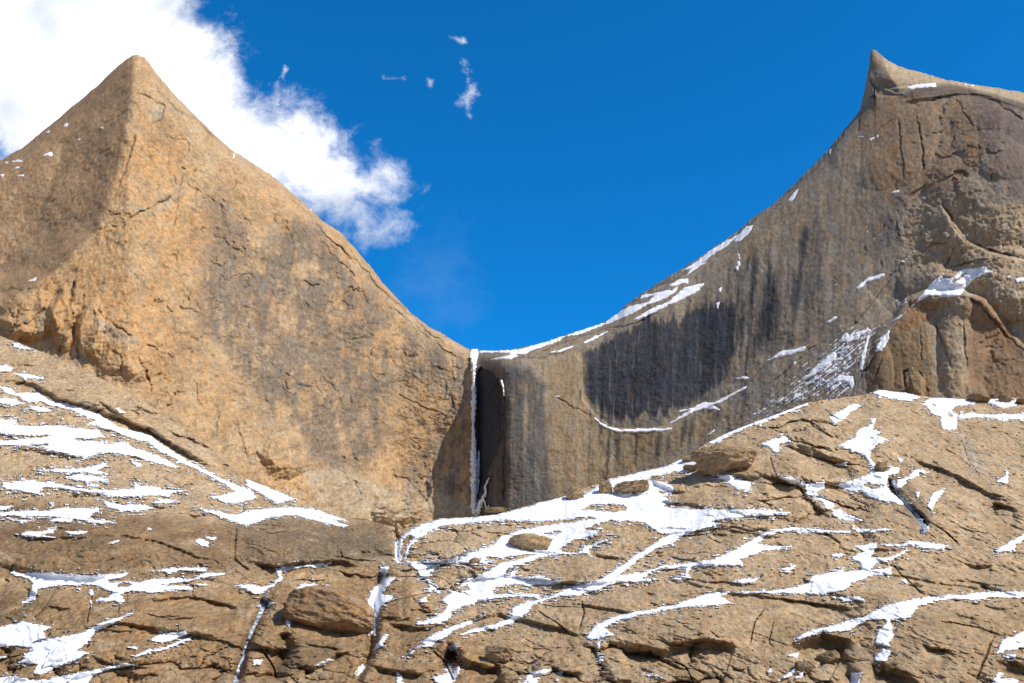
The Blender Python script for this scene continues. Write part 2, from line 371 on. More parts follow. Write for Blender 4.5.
Yw = Yw - big * (3 + 4 * LM) * sstep(0, 30, dsoft)
Yw = Yw - left_face * amp_edge * (.75 * plate + .8 * scal + 1.9 * mid + .65 * fine + .5 * rough_l + .25 * np.minimum(ridged(wx / 3, wz / 3.5, 3, .6, seed=17), .25)) - dark_face * amp_edge * (.55 * strata + 1.3 * mid + .6 * fine + .5 * scal)
rgh = sstep(175, 215, Vw + 14 * warp2) * (1 - .8 * sstep(300, 325, Vw))
rw = (1 - LM) * (1 - RB)
Yw = Yw - rw * amp_edge * (.30 * flute + .9 * flute2 + .8 * mid + .45 * fine + .35 * rough_l)
Yw = Yw - (1 - LM) * RB * amp_edge * (1.0 * plate + .8 * mid + .45 * fine + rgh * (.7 * scal + 1.2 * mid + .5 * fine + .8 * rough_l))
# rounded top
Yw = Yw + 26 * np.exp(-dsil / 5.) + 8 * np.exp(-dsoft / 22.)
# skyline roughness in the height of the ridge
_sk = fbm(us / 9, us * 0, 4, .6, seed=23) * 3
Vw = Vw + ((us > 500) * (us < 850) * 1.5 * terrace(_sk, .45) + 1.6 * fbm(us / 14, us * 0, 5, .7, seed=21) + .9 * fbm(us / 3, us * 0, 3, .7, seed=22))[None, :] * np.exp(-dsil / 6)
co = at(Uw, Vw, Yw)

# ------------- colours of the walls (albedo, some shade painted in)
def lin(r, g, b):
    f = lambda c: (c / 255 / 12.92) if c <= 10 else ((c / 255 + .055) / 1.055) ** 2.4
    return np.array([f(r), f(g), f(b)])
def paint(col, m, c, a=1.):
    return col + (np.asarray(c)[None, None, :] - col) * (np.clip(m, 0, 1) * a)[..., None]
warm = np.array([.46, .29, .15]); tan = np.array([.46, .315, .18]); grey = np.array([.165, .135, .115]); pale = np.array([.46, .37, .26]); rust = np.array([.36, .16, .055])
blot = fbm(wx / 22, wz / 34, 5, .6, seed=41); blot2 = fbm(wx / 8, wz / 14, 4, .6, seed=42); blot3 = fbm(wx / 50, wz / 50, 3, .6, seed=43); fin = fbm(wx / 3, wz / 4.5, 3, .7, seed=44)
colw = np.zeros(Uw.shape + (3,)) + tan
colw = paint(colw, sstep(-.25, .35, blot3 + .4 * blot), warm, .8)
def soft(pts, feather, n=10.):
    P = T('g', *pts); kx = near(Uw, Vw, P, feather + 2 * n + 4)
    out = np.zeros(Uw.shape, np.float32)
    sd = poly_sd(Uw[kx], Vw[kx], P) + n * (blot[kx] + .6 * blot2[kx]) * 1.6
    out[kx] = sstep(-feather, feather, sd); return out
vstreak = fbm(wx / 5, wz / 60, 4, .65, seed=51); vstreak2 = fbm(wx / 2.0, wz / 45, 3, .7, seed=52)
g1 = soft([(197, 215), (215, 195), (250, 230), (300, 225), (345, 265), (400, 325), (440, 355), (425, 370), (395, 390), (385, 440), (365, 480), (330, 470), (285, 420), (240, 370), (205, 330), (190, 290)], 14, 14)
g1 = g1 * sstep(-.4, .3, 1.0 * blot + .45 * vstreak + .9 * blot2 + .3 * fin + .16)
colw = paint(colw, g1 * LM, np.array([.175, .140, .11]), .82)
g2 = soft([(425, 360), (448, 352), (474, 352), (474, 500), (405, 500), (400, 470), (440, 420), (430, 390)], 10, 8)
colw = paint(colw, g2 * LM * sstep(-.4, .3, blot2 + vstreak), grey, .7)
colw = paint(colw, soft([(390, 400), (420, 380), (440, 400), (425, 450), (390, 430)], 10, 8) * LM, warm * .9, .6)
org = soft([(60, 270), (110, 215), (140, 110), (200, 160), (205, 260), (190, 330), (150, 380), (80, 345), (0, 335), (0, 300)], 14, 10)
colw = paint(colw, org * LM * sstep(-.5, .3, blot2 + blot3 + .2), np.array([.51, .30, .138]), .75)
colw = paint(colw, sstep(.15, .4, blot2 + .5 * fin) * LM, pale, .25)
colw = paint(colw, sstep(.1, .4, -blot2 + .5 * fin + .1 * blot) * LM, np.array([.30, .20, .12]), .45)
colw = paint(colw, dark_face, np.array([.34, .22, .125]), .8)  # shade of the face turned from the sun, put into its colour
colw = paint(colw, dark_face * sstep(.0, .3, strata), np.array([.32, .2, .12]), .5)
for pts in [[(133, 205), (150, 212), (178, 192), (182, 196), (160, 212), (135, 214)], [(93, 315), (105, 322), (140, 340), (128, 345), (100, 335)], [(152, 105), (165, 108), (162, 120), (148, 118)],
            [(128, 268), (138, 275), (141, 284), (132, 280)], [(36, 320), (44, 312), (42, 340), (36, 335)], [(425, 490), (440, 492), (470, 505), (468, 515), (420, 515)],
            [(300, 470), (340, 470), (420, 500), (420, 520), (330, 520)]]:
    colw = paint(colw, soft(pts, 3, 2) * LM, pale * .95, .65)
# --- right wall
RM = 1 - LM
rb = np.array([.275, .225, .168]); rgrey = np.array([.19, .17, .152]); black = np.array([.034, .038, .050]); brown = np.array([.27, .175, .095])
c2 = np.zeros(Uw.shape + (3,)) + rb
c2 = paint(c2, sstep(-.2, .3, blot + .5 * vstreak), rgrey, .5)
c2 = paint(c2, sstep(.05, .35, blot3 + .5 * blot2), brown, .3)
och = soft([(543, 362), (578, 353), (580, 395), (598, 420), (640, 432), (690, 418), (720, 405), (700, 440), (610, 482), (548, 505)], 5, 4)
c2 = paint(c2, och, np.array([.29, .21, .125]), .85)
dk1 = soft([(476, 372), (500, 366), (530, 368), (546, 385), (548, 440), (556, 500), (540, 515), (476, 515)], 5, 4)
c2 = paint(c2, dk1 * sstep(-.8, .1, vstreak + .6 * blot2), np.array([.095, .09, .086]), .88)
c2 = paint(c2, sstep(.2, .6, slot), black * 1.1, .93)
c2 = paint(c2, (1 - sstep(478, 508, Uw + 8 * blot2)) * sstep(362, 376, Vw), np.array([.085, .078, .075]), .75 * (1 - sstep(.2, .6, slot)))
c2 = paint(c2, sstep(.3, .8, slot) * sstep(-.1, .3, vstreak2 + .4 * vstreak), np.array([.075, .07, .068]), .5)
_V0 = Vw; Vw = Vw + 16 * vstreak * sstep(584, 604, Uw) + 6 * vstreak2 * sstep(584, 604, Uw)
sc = soft([(583, 352), (600, 345), (645, 322), (690, 312), (715, 300), (733, 305), (738, 345), (724, 375), (712, 388), (690, 408), (650, 414), (612, 418), (596, 408), (584, 390)], 2.5, 3.5)
Vw = _V0
c2 = paint(c2, sc * sstep(-1.1, -.3, vstreak + .5 * vstreak2 + .4 * blot), black * 1.25, .93)
c2 = paint(c2, sc * sstep(.18, .45, vstreak2 + .5 * vstreak), rgrey, .6)
c2 = paint(c2, soft([(576, 353), (583, 351), (584, 392), (596, 412), (592, 414), (579, 394)], 1.2, 1), np.array([.36, .27, .17]), .6)
# water streaks
def streak(u0, v0, u1, v1, w, a=.8, c=black):
    global c2
    P = T('g', (u0, v0), (u1, v1)); kx = near(Uw, Vw, P, 14)
    d, s, al = seg_dist(Uw[kx] + 1.2 * vstreak2[kx] + .8 * wob_u[kx], Vw[kx], P)
    e = np.clip(al * 5, 0, 1) * np.clip((1 - al) * 2.5, 0, 1)
    m = np.exp(-(d / w) ** 2) * e * sstep(-.95, -.1, vstreak2[kx] + .5 * blot2[kx])
    c2[kx] = c2[kx] + (c - c2[kx]) * (np.clip(m, 0, 1) * a)[..., None]
for s_ in [(806, 222, 802, 262, 4.5), (803, 240, 792, 348, 2.2), (768, 272, 759, 352, 5.5), (765, 300, 760, 360, 5, .9), (805, 225, 803, 262, 3.5, .9), (773, 285, 768, 355, 3), (757, 330, 752, 372, 4), (735, 300, 728, 350, 5), (745, 292, 740, 345, 3),
           (660, 432, 655, 468, 3), (688, 415, 678, 455, 3), (694, 412, 690, 448, 2.2), (670, 430, 665, 460, 2.2), (720, 405, 716, 425, 4), (618, 430, 616, 475, 3), (637, 430, 635, 470, 2),
           (712, 310, 706, 380, 5), (900, 232, 898, 240, 2.4), (951, 360, 950, 396, 8), (961, 365, 962, 398, 3), (944, 355, 943, 385, 3), (890, 215, 885, 250, 7, .4), (655, 320, 650, 400, 7, .6),
           (842, 220, 838, 300, 5, .35), (860, 170, 862, 250, 6, .3), (820, 200, 815, 330, 5, .3), (781, 240, 776, 360, 4, .4)]: streak(*s_)
for i in range(120):
    u0 = rs.uniform(590, 860); vt = interp(u0, SIL) + rs.uniform(12, 90); streak(u0, vt, u0 - rs.uniform(2, 8), vt + rs.uniform(30, 120), rs.uniform(.7, 2.2), rs.uniform(.35, .95) if u0 < 780 else rs.uniform(.2, .5))
# brown top block, rough buttress
up = soft([(868, 95), (930, 95), (1000, 100), (990, 170), (940, 190), (935, 205), (870, 190), (845, 150)], 12, 10)
c2 = paint(c2, up, np.array([.29, .195, .12]), .75)
c2 = paint(c2, up * sstep(.1, .4, blot2 + blot), np.array([.34, .19, .09]), .5)
hc = soft([(880, 50), (892, 62), (940, 78), (1030, 91), (1030, 104), (990, 93), (960, 85.5), (945, 83), (920, 86), (900, 89), (888, 72)], 1.6, 1)
c2 = paint(c2, hc, np.array([.46, .35, .22]), .9)
hg = soft([(868, 50), (879, 49), (886, 70), (896, 92), (878, 96), (868, 88)], 2, 2)
c2 = paint(c2, hg, np.array([.26, .2, .14]), .8)  # horn painted paler on its sunlit side, greyer on the shaded one
c2 = paint(c2, soft([(908, 90), (945, 84), (960, 87), (990, 95), (1030, 106), (1030, 112), (985, 100), (955, 94), (915, 100), (900, 98)], 2, 2), np.array([.13, .09, .065]), .7)  # shadow beneath the summit cap painted as a dark band
but = np.clip(RB, 0, 1) * sstep(175, 230, Vw + 20 * blot)
c2 = paint(c2, but, np.array([.42, .31, .2]), .85)
c2 = paint(c2, but * sstep(0, .35, blot2 + .4 * fin), np.array([.52, .41, .28]), .5)
c2 = paint(c2, soft([(965, 300), (985, 296), (1012, 330), (1030, 360), (1030, 400), (968, 400)], 4, 3), np.array([.25, .15, .085]), .85)
c2 = paint(c2, soft([(872, 340), (900, 325), (925, 330), (935, 400), (868, 398)], 4, 4), np.array([.24, .155, .08]), .8)
c2 = paint(c2, soft([(893, 325), (915, 300), (940, 303), (925, 322), (905, 335)], 3, 4), rust * 1.0, .6)
c2 = paint(c2, soft([(978, 100), (1010, 105), (1030, 150), (1030, 205), (1005, 205), (985, 150)], 8, 8), np.array([.16, .12, .11]), .7)
c2 = paint(c2, sstep(.05, .45, -fin + .5 * blot2), np.array([.1, .085, .075]), .22)
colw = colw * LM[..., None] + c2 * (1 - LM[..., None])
colw *= (1 - .55 * crk)[..., None]

# ------------- back slope so the mountain has a far side
ext = np.array([3, 9, 20, 45, 90, 160, 260, 400, 600, 850])
bco = []
for e in ext:
    b = co[-1].copy(); b[:, 1] += e; b[:, 2] -= 2.0 * e ** .62 + .30 * e; bco.append(b)
allco = np.concatenate([co, np.array(bco)], 0)
# outer flanks continue beyond both sides of the picture
side_c = []
nr_all = allco.shape[0]
colall = np.concatenate([colw, np.repeat(colw[-1:], len(ext), 0)], 0)
fl = co
quads = grid_quads(nr_all, NC)
mc = (np.arange(len(quads)) % (NC - 1))
split = np.searchsorted(us, 475.5)
flat = allco.reshape(-1, 3); fcol = colall.reshape(-1, 3)
for name, sel, mat, lab in [('mountain', mc < split, M_left, 'tall pointed left peak of warm orange granite with a broad stained face'),
                            ('mountain', mc >= split, M_right, 'right peak with curved horned summit and dark water-streaked wall')]:
    q = quads[sel]; used = np.unique(q); mm = np.full(len(flat), -1, np.int64); mm[used] = np.arange(len(used))
    tag(mesh_np(name, flat[used], mm[q], mat, fcol[used]), lab, 'mountain', kind='structure')

# ================================================================== FOREGROUND SLABS
CREST = [(-80, 312), (0, 336), (30, 347), (60, 359), (100, 378), (140, 398), (170, 420), (200, 438), (225, 462), (244, 478), (256, 483), (290, 494), (320, 508), (345, 517), (370, 521), (395, 527), (402, 530),
         (412, 524), (440, 518.5), (480, 516.5), (505, 512), (537, 503), (562, 497), (590, 486), (612, 478), (640, 472), (668, 465), (690, 455), (705, 444), (725, 434), (750, 424), (780, 413),
         (806, 403), (830, 399), (862, 395), (880, 390), (900, 392), (930, 397), (960, 399), (990, 399), (1024, 397), (1100, 392)]
NCf = 1500; NRf = 620
uf = np.linspace(-75, 1099, NCf); cr_ = interp(uf, CREST)
cr_ = cr_ + .7 * fbm(uf / 12, uf * 0, 3, seed=61)
VBf = 735.
tf = np.linspace(0, 1, NRf)
Uf = np.repeat(uf[None, :], NRf, 0); Vf = VBf + (cr_[None, :] - VBf) * tf[:, None]
YN = 118.
Y1 = interp(uf, [(-80, 232), (0, 226), (150, 214), (250, 200), (400, 186), (500, 190), (700, 214), (860, 236), (1000, 238), (1100, 240)])
sv = (683 - Vf) / (683 - cr_[None, :])
Yb = YN * (Y1[None, :] / YN) ** (np.sign(sv) * np.abs(sv) ** 1.05)
dYdv = np.abs(np.gradient(Yb, axis=0) / np.gradient(Vf, axis=0))       # metres of depth per survey pixel
qxf, qzf = qxz(Uf, Vf)
X = qxf * Yb; Yg = Yb * .42
graze = .33
wf = fbm(X / 18, Yg / 18, 3, seed=71); wf2 = fbm(X / 5, Yg / 5, 3, seed=72)
dY = np.zeros(Uf.shape, np.float32)
dark = np.zeros(Uf.shape, np.float32)
Uj = Uf + 3.0 * wf2; Vj = Vf + 2.4 * fbm(X / 4, Yg / 4, 4, .6, seed=74) + 1.0 * fbm(X / 1.5, Yg / 1.5, 2, seed=73)
def lip(pts, face, under, bulge=.6, dec_dn=26., dec_up=10., lip_shade=.35):
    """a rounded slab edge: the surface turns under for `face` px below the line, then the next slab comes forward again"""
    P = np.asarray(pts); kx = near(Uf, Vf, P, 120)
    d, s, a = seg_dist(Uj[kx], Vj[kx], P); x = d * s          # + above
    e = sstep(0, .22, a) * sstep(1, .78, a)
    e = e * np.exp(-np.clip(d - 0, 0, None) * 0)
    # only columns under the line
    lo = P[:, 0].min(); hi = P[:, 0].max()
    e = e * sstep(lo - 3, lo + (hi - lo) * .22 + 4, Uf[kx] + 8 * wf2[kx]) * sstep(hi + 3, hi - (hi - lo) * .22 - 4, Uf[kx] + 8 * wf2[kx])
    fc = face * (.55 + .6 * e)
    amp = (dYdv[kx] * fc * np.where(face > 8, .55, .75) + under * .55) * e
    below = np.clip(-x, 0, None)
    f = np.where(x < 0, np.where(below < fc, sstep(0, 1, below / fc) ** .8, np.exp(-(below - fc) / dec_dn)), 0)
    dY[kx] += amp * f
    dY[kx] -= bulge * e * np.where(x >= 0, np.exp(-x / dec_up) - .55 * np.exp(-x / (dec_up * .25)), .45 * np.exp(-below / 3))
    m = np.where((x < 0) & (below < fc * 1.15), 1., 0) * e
    dark[kx] = np.maximum(dark[kx], m * lip_shade)  # shade beneath the slab edge, painted into the rock colour
LIPS = [(T('g', (-30, 374), (0, 379), (35, 383), (60, 397), (100, 408), (130, 421), (150, 427), (190, 453), (225, 472), (250, 480)), 4, 2.6, 1.0, 20, 10),
        (T('E', (-60, 190), (0, 200), (90, 215), (150, 225), (240, 238), (380, 245), (500, 236)), 6, 1.5, 1.6, 22, 16),
        (T('g', (-20, 529), (10, 533), (40, 537), (80, 536), (120, 533), (160, 540), (200, 556), (240, 568)), 3, .5, .8, 14, 8),
        (T('F', (-90, 170), (0, 195), (70, 205), (150, 198), (230, 188), (330, 186), (400, 200), (480, 222)), 4, 1.2, 3.0, 22, 26),
        (T('G', (370, 468), (430, 500), (490, 518), (560, 535), (620, 538), (680, 515), (730, 500), (790, 500), (860, 512), (900, 512), (945, 545)), 9, 2.6, 1.4, 24, 18, .55),
        (T('H', (60, 530), (105, 510), (160, 492), (220, 475), (260, 488), (330, 500), (390, 555)), 13, 3.6, 1.4, 22, 16, .5),
        (T('H', (370, 598), (440, 600), (500, 612), (560, 640), (640, 690)), 11, 4.0, 1.2, 22, 16, .5),
        (T('H', (900, 575), (960, 585), (1024, 598), (1100, 610)), 11, 3.6, 1.0, 22, 14, .5),
        (T('G', (130, 600), (200, 628), (300, 636)), 4, 1., .5, 14, 8),
        (T('J', (590, 2), (640, 12), (700, 32), (760, 62), (820, 76), (900, 72)), 8, 2.4, .8, 16, 9),
        (T('J', (460, 120), (560, 142), (640, 158), (740, 165), (850, 160), (925, 130)), 6, 2.2, 1.0, 18, 12),
        (T('J', (230, 90), (270, 118), (330, 138), (430, 140), (540, 145)), 5, 2.2, 1.0, 18, 12),
        (T('G', (300, 150), (340, 160), (400, 172), (470, 180)), 3, 1.1, .7, 14, 9),
        (T('G', (0, 130), (100, 150), (200, 155)), 2.5, .8, .6, 12, 8),
        (T('I', (90, 400), (200, 402), (310, 380), (420, 345)), 3, 1.2, 1.6, 16, 14),
        (T('I', (480, 465), (560, 468), (680, 478), (820, 490), (900, 470)), 2.5, .8, .8, 12, 10),
        (T('F', (500, 440), (580, 445), (640, 455), (700, 450), (780, 400)), 4, 1.4, 1.2, 16, 12),
        (T('F', (720, 520), (790, 540), (860, 590), (930, 610), (1024, 600)), 8, 2.6, 1.2, 16, 10),
        (T('F', (430, 600), (520, 620), (620, 632), (700, 640)), 5, 1.8, 1.0, 16, 10),
        (T('F', (-60, 470), (0, 520), (90, 545), (130, 480)), 5, 1.5, 1.0, 20, 12),
        (T('F', (150, 640), (240, 610), (330, 560), (420, 540)), 4, 1.4, 1.0, 18, 12),
        (T('J', (30, 150), (120, 190), (190, 210)), 3.5, 1.2, .7, 12, 8), (T('J', (60, 235), (160, 245), (300, 270)), 2.5, .8, .5, 10, 7),
        (T('J', (660, 255), (740, 272), (780, 275)), 3.5, 1.2, .6, 12, 8), (T('J', (280, 365), (330, 372), (390, 375)), 3, .9, .8, 10, 8),
        (T('D', (540, 450), (640, 480), (760, 530), (900, 600), (1024, 660)), 4, 1.4, 1.2, 18, 14),
        (T('D', (880, 630), (940, 640), (1024, 670)), 4, 1.4, .8, 14, 10), (T('D', (-100, 500), (-20, 520), (60, 545), (120, 555)), 3, 1.2, .8, 14, 10),
        (T('A', (400, 605), (480, 640), (600, 650), (760, 660)), 1.6, .4, .5, 10, 8), (T('A', (0, 415), (150, 430), (300, 450), (420, 450)), 1.6, .5, .5, 10, 8),
        (T('A', (300, 190), (420, 240), (540, 320), (700, 400), (860, 490)), 2.2, .7, .6, 10, 7), (T('A', (640, 330), (740, 370), (850, 420), (950, 500)), 2.2, .7, .5, 10, 6),
        (T('E', (560, 460), (760, 485), (940, 520)), 2.2, .9, .7, 14, 9), (T('E', (340, 560), (440, 598), (640, 615)), 2.2, .9, .7, 14, 9), (T('E', (800, 345), (900, 365), (960, 380)), 3, 1., .7, 14, 9),
        (T('H', (0, 330), (130, 350), (260, 370), (400, 395)), 1.8, .5, .5, 12, 8), (T('H', (600, 510), (650, 535), (740, 550)), 4, 1.4, .8, 14, 9), (T('H', (690, 260), (850, 280), (1024, 290)), 1.5, .4, .4, 10, 8),
        (T('H', (540, 300), (760, 345), (1024, 400)), 1.5, .5, .5, 10, 8), (T('G', (600, 250), (800, 270), (1024, 285)), 1.5, .4, .5, 10, 8),
        (T('g', (60, 628), (120, 622), (180, 630), (238, 640)), 3, 1.0, 1.0, 16, 12), (T('g', (140, 600), (190, 596), (240, 606)), 2.4, .8, .9, 14, 10), (T('g', (430, 585), (500, 574), (570, 583), (640, 580)), 2.4, .8, .9, 14, 10),
        (T('g', (640, 600), (720, 590), (800, 600), (880, 610)), 2.2, .7, .8, 14, 10), (T('g', (560, 600), (600, 606), (640, 612)), 2.4, .9, .9, 12, 9), (T('g', (440, 622), (500, 612), (560, 626), (600, 640)), 4, 1.4, 1.2, 14, 12),
        (T('g', (820, 560), (880, 572), (960, 585), (1030, 590)), 2.2, .7, .8, 14, 10), (T('g', (640, 535), (720, 528), (800, 540)), 2.2, .7, .8, 12, 9)]
for L_ in LIPS: lip(*L_)
for i in range(80):
    u0 = rs.uniform(-40, 1060); v0 = rs.uniform(interp(u0, CREST) + 8, 690); L = rs.uniform(12, 60); sl = rs.uniform(-.12, .3) if u0 > 350 else rs.uniform(-.1, .2)
    p = [(u0 + L * j / 5, v0 + sl * L * j / 5 + rs.uniform(-1.5, 1.5)) for j in range(6)]
    lip(np.array(p), rs.uniform(.9, 2.4), rs.uniform(.2, .9), rs.uniform(.2, .6), rs.uniform(6, 12), 6, .2)
FCR = [('G', [(280, 345), (288, 400), (265, 470)], 1.4, 1.8), ('G', [(90, 380), (170, 430), (240, 490)], .8, 1), ('G', [(110, 372), (180, 375), (260, 374), (400, 392)], .7, .8),
       ('G', [(1010, 380), (970, 440), (950, 530)], 1.1, 1.5), ('G', [(640, 590), (700, 620), (730, 680)], 1.0, 1.4), ('G', [(790, 470), (830, 500)], .8, 1), ('H', [(490, 190), (530, 250), (570, 280), (630, 332)], .9, 1.3),
       ('H', [(680, 430), (780, 450), (850, 460), (930, 495)], 1.0, 1.3), ('E', [(372, 300), (362, 380), (345, 450)], .9, 1.4), ('E', [(482, 350), (472, 410)], .8, 1.2),
       ('E', [(220, 310), (170, 390), (130, 430)], 1.6, .8), ('H', [(660, 40), (720, 90), (765, 130)], 1.2, 1.8), ('H', [(20, 430), (5, 520)], .9, 1.2), ('H', [(900, 500), (860, 600), (830, 680)], 2.0, 1.8),
       ('D', [(60, 405), (130, 440), (260, 480), (420, 500)], .9, 1.3), ('D', [(380, 650), (400, 680)], .8, 1), ('J', [(160, 130), (185, 210)], .9, .9), ('J', [(520, 60), (545, 150)], 1.2, 1.4),
       ('F', [(340, 150), (345, 185)], 1.2, 1.2), ('F', [(0, 60), (60, 80), (140, 75)], .7, .8), ('G', [(0, 240), (60, 200), (120, 190)], .7, .8), ('D', [(760, 360), (800, 460), (870, 560)], .8, .5),
       ('F', [(690, 540), (760, 600), (800, 680)], 1.3, 1.8), ('F', [(20, 540), (70, 620), (80, 680)], 1.6, 1.5), ('J', [(820, 230), (910, 260), (915, 290)], .8, 1)]
for fr, pts, w, dep in FCR:
    P = T(fr, *pts); kx = near(Uf, Vf, P, 10); d, s, a = seg_dist(Uj[kx] - 1.2 * wf2[kx], Vj[kx], P)
    e = np.clip(a * 6, .2, 1) * np.clip((1 - a) * 6, .2, 1); d = np.abs(d + .5 * fbm(Uf[kx] / 2, Vf[kx] / 2, 2, seed=107)); g_ = np.exp(-(d / (w * .55 * (.5 + .5 * e))) ** 2)
    dY[kx] += dep * 1.1 * g_ * e; dark[kx] = np.maximum(dark[kx], g_ * e * .35)
# gullies: deep channels
for fr, pts, w, dep in [('g', [(268, 597), (262, 610), (252, 632), (243, 655), (234, 690)], 4.5, 6), ('g', [(384, 565), (375, 595), (374, 630), (369, 655), (352, 690)], 4.5, 6), ('g', [(397, 527), (398, 545), (397, 562)], 2.6, 4),
                        ('D', [(485, 530), (500, 590), (560, 650), (610, 700), (625, 740)], 3.5, 5), ('E', [(140, 310), (90, 380), (30, 440)], 7, 2), ('F', [(800, 530), (760, 600), (790, 680)], 7, 5),
                        ('F', [(110, 470), (130, 540), (90, 600), (60, 680)], 8, 4), ('g', [(236, 525), (234, 560), (248, 572)], 1.5, 1.5), ('H', [(240, 560), (300, 620), (350, 690)], 8, 4)]:
    P = T(fr, *pts); kx = near(Uf, Vf, P, 26); d, s, a = seg_dist(Uj[kx], Vj[kx], P)
    e = sstep(0, .12, a) * sstep(1.01, .9, a); g_ = np.exp(-(d / w) ** 2)
    dY[kx] += dep * g_ * e
    dark[kx] = np.maximum(dark[kx], g_ * e * .35)
# domes
for cx, cy, rx, ry, h in [(313, 548, 82, 34, 8), (455, 552, 62, 26, 6), (405, 592, 22, 34, 4), (690, 620, 85, 42, 7), (930, 640, 75, 42, 6), (120, 625, 130, 60, 6), (560, 620, 50, 30, 3), (120, 548, 125, 32, 7),
                          (590, 575, 60, 22, 3), (620, 533, 40, 20, 4), (800, 470, 70, 26, 6), (740, 500, 60, 28, 4), (950, 500, 80, 40, 5), (290, 610, 45, 40, 3), (430, 640, 50, 30, 4), (890, 600, 80, 26, 4),
                          (110, 400, 150, 40, 5), (740, 560, 90, 30, 3), (860, 430, 90, 30, 4), (1000, 440, 80, 40, 4)]:
    r2 = ((Uf - cx) / rx) ** 2 + ((Vf - cy) / ry) ** 2
    dY -= h * np.exp(-r2 * 1.4)
lowY = dY.copy()
nz1 = fbm(X / 14, Yg / 8, 3, seed=81); nz2 = fbm(X / 3.6, Yg / 2.6, 4, .6, seed=82); nz3 = fbm(X / .9, Yg / .7, 4, .7, seed=83)
rg = ridged(X / 7 + .6 * wf, (Yg + .25 * X) / 2.6, 4, .55, seed=84)
tr = terrace(fbm(X / 16, (Yg + .3 * X) / 8, 3, .5, seed=85) * 5, .25)
tr2 = terrace(fbm(X / 6, (Yg + .2 * X) / 2.6, 3, .5, seed=86) * 4, .3)
rough = .75 + .5 * sstep(-.3, .3, wf)
w1x = X / 9 + .35 * wf + .22 * nz2; w1y = (Yg + .12 * X) / 3.6 + .35 * wf2 + .22 * nz2
f1, f2, hh = worley(w1x, w1y)
bm1 = np.clip(sstep(.12, .5, fbm(X / 24, Yg / 16, 3, seed=87) + .38 * sstep(625, 670, Vf) + .02), 0, 1)
blk = bm1 * (1.1 * (hh - .5) + .55 * sstep(0, .35, f2 - f1) - .35)
crk1 = bm1 * np.exp(-((f2 - f1) / .035) ** 2)
f1, f2, hh = worley(X / 3.1 + .35 * nz2 + .3 * wf, (Yg + .3 * X) / 1.5 + .35 * nz2)
bm2 = sstep(.25, .6, fbm(X / 11, Yg / 8, 3, seed=88) + .4 * sstep(635, 672, Vf)) * .8
blk2 = bm2 * (.32 * (hh - .5) + .2 * sstep(0, .3, f2 - f1) - .1)
crk2 = bm2 * np.exp(-((f2 - f1) / .06) ** 2)
fineY = (-.27 * nz2 - .17 * nz3 - .06 * rg * rough) / graze + (.26 * tr + .12 * tr2) / graze * .5 - (blk + blk2) / graze * .8 + crk1 * .8 + crk2 * .25
lowY += -.9 * nz1 / graze
dYt = lowY + fineY
Yf = Yb + dYt
cof = at(Uf, Vf, Yf)

# ------------- slab colours
sl = np.array([.46, .325, .195]); sl_g = np.array([.40, .295, .18]); sl_d = np.array([.19, .115, .06]); sl_l = np.array([.44, .33, .21])
bl = fbm(X / 16, Yg / 16, 4, .6, seed=91); bl2 = fbm(X / 4, Yg / 3, 4, .65, seed=92); bl3 = fbm(X / 1.3, Yg / 1.3, 3, .7, seed=93)
colf = np.zeros(Uf.shape + (3,)) + sl
colf = paint(colf, sstep(-.1, .4, bl + .4 * bl2), sl_l, .5)
colf = paint(colf, sstep(0, .4, -bl + .5 * bl2), sl_g, .7)
colf = paint(colf, sstep(.0, .45, -bl2 + .6 * bl3), sl_d * 1.5, .35)
def softf(pts, feather, n=5.):
    P = T('g', *pts); kx = near(Uf, Vf, P, feather + n + 2); out = np.zeros(Uf.shape, np.float32)
    out[kx] = sstep(-feather, feather, poly_sd(Uf[kx], Vf[kx], P) + n * (bl[kx] + .7 * bl2[kx]) * 1.5); return out
colf = paint(colf, softf([(-40, 500), (60, 505), (230, 525), (385, 520), (395, 565), (300, 570), (232, 566), (180, 580), (-40, 574)], 10), np.array([.17, .105, .055]), .85)
colf = paint(colf, softf([(236, 522), (330, 520), (392, 535), (395, 562), (310, 566), (240, 560)], 6), np.array([.19, .145, .095]), .8)
colf = paint(colf, softf([(-40, 590), (130, 590), (250, 600), (240, 690), (-40, 690)], 12), np.array([.30, .18, .085]), .85)
colf = paint(colf, softf([(270, 570), (390, 570), (420, 600), (480, 640), (520, 690), (250, 690), (255, 610)], 10), np.array([.30, .18, .085]), .85)
vst = fbm(Uf / 3., Vf / 40, 3, .6, seed=95)
colf = paint(colf, softf([(255, 530), (380, 535), (385, 560), (260, 565)], 8) * sstep(0, .3, vst), np.array([.09, .075, .06]), .4)
colf = paint(colf, softf([(0, 590), (32, 590), (25, 610), (3, 628), (-10, 628)], 4, 2), np.array([.06, .055, .05]), .6)
colf = paint(colf, softf([(46, 592), (58, 592), (42, 622), (34, 620)], 4, 2), np.array([.07, .055, .045]), .45)
colf = paint(colf, softf([(278, 636), (300, 640), (345, 642), (330, 668), (270, 672)], 5, 3), np.array([.075, .062, .05]), .7)  # shadow under the big boulder painted onto the slope
colf = paint(colf, softf([(955, 430), (962, 430), (985, 470), (975, 470)], 4, 3), np.array([.40, .36, .30]), .6)
colf = paint(colf, softf([(600, 655), (650, 655), (748, 660), (748, 675), (610, 680)], 4, 3), np.array([.4, .31, .2]), .4)
colf = paint(colf, softf([(885, 468), (905, 475), (925, 500), (935, 525), (912, 525), (890, 490)], 4, 3), np.array([.12, .095, .075]), .6)
colf = paint(colf, sstep(560, 640, Vf + 14 * wf) * sstep(-.5, .3, bl + .5 * bl2), np.array([.33, .215, .115]), .5)
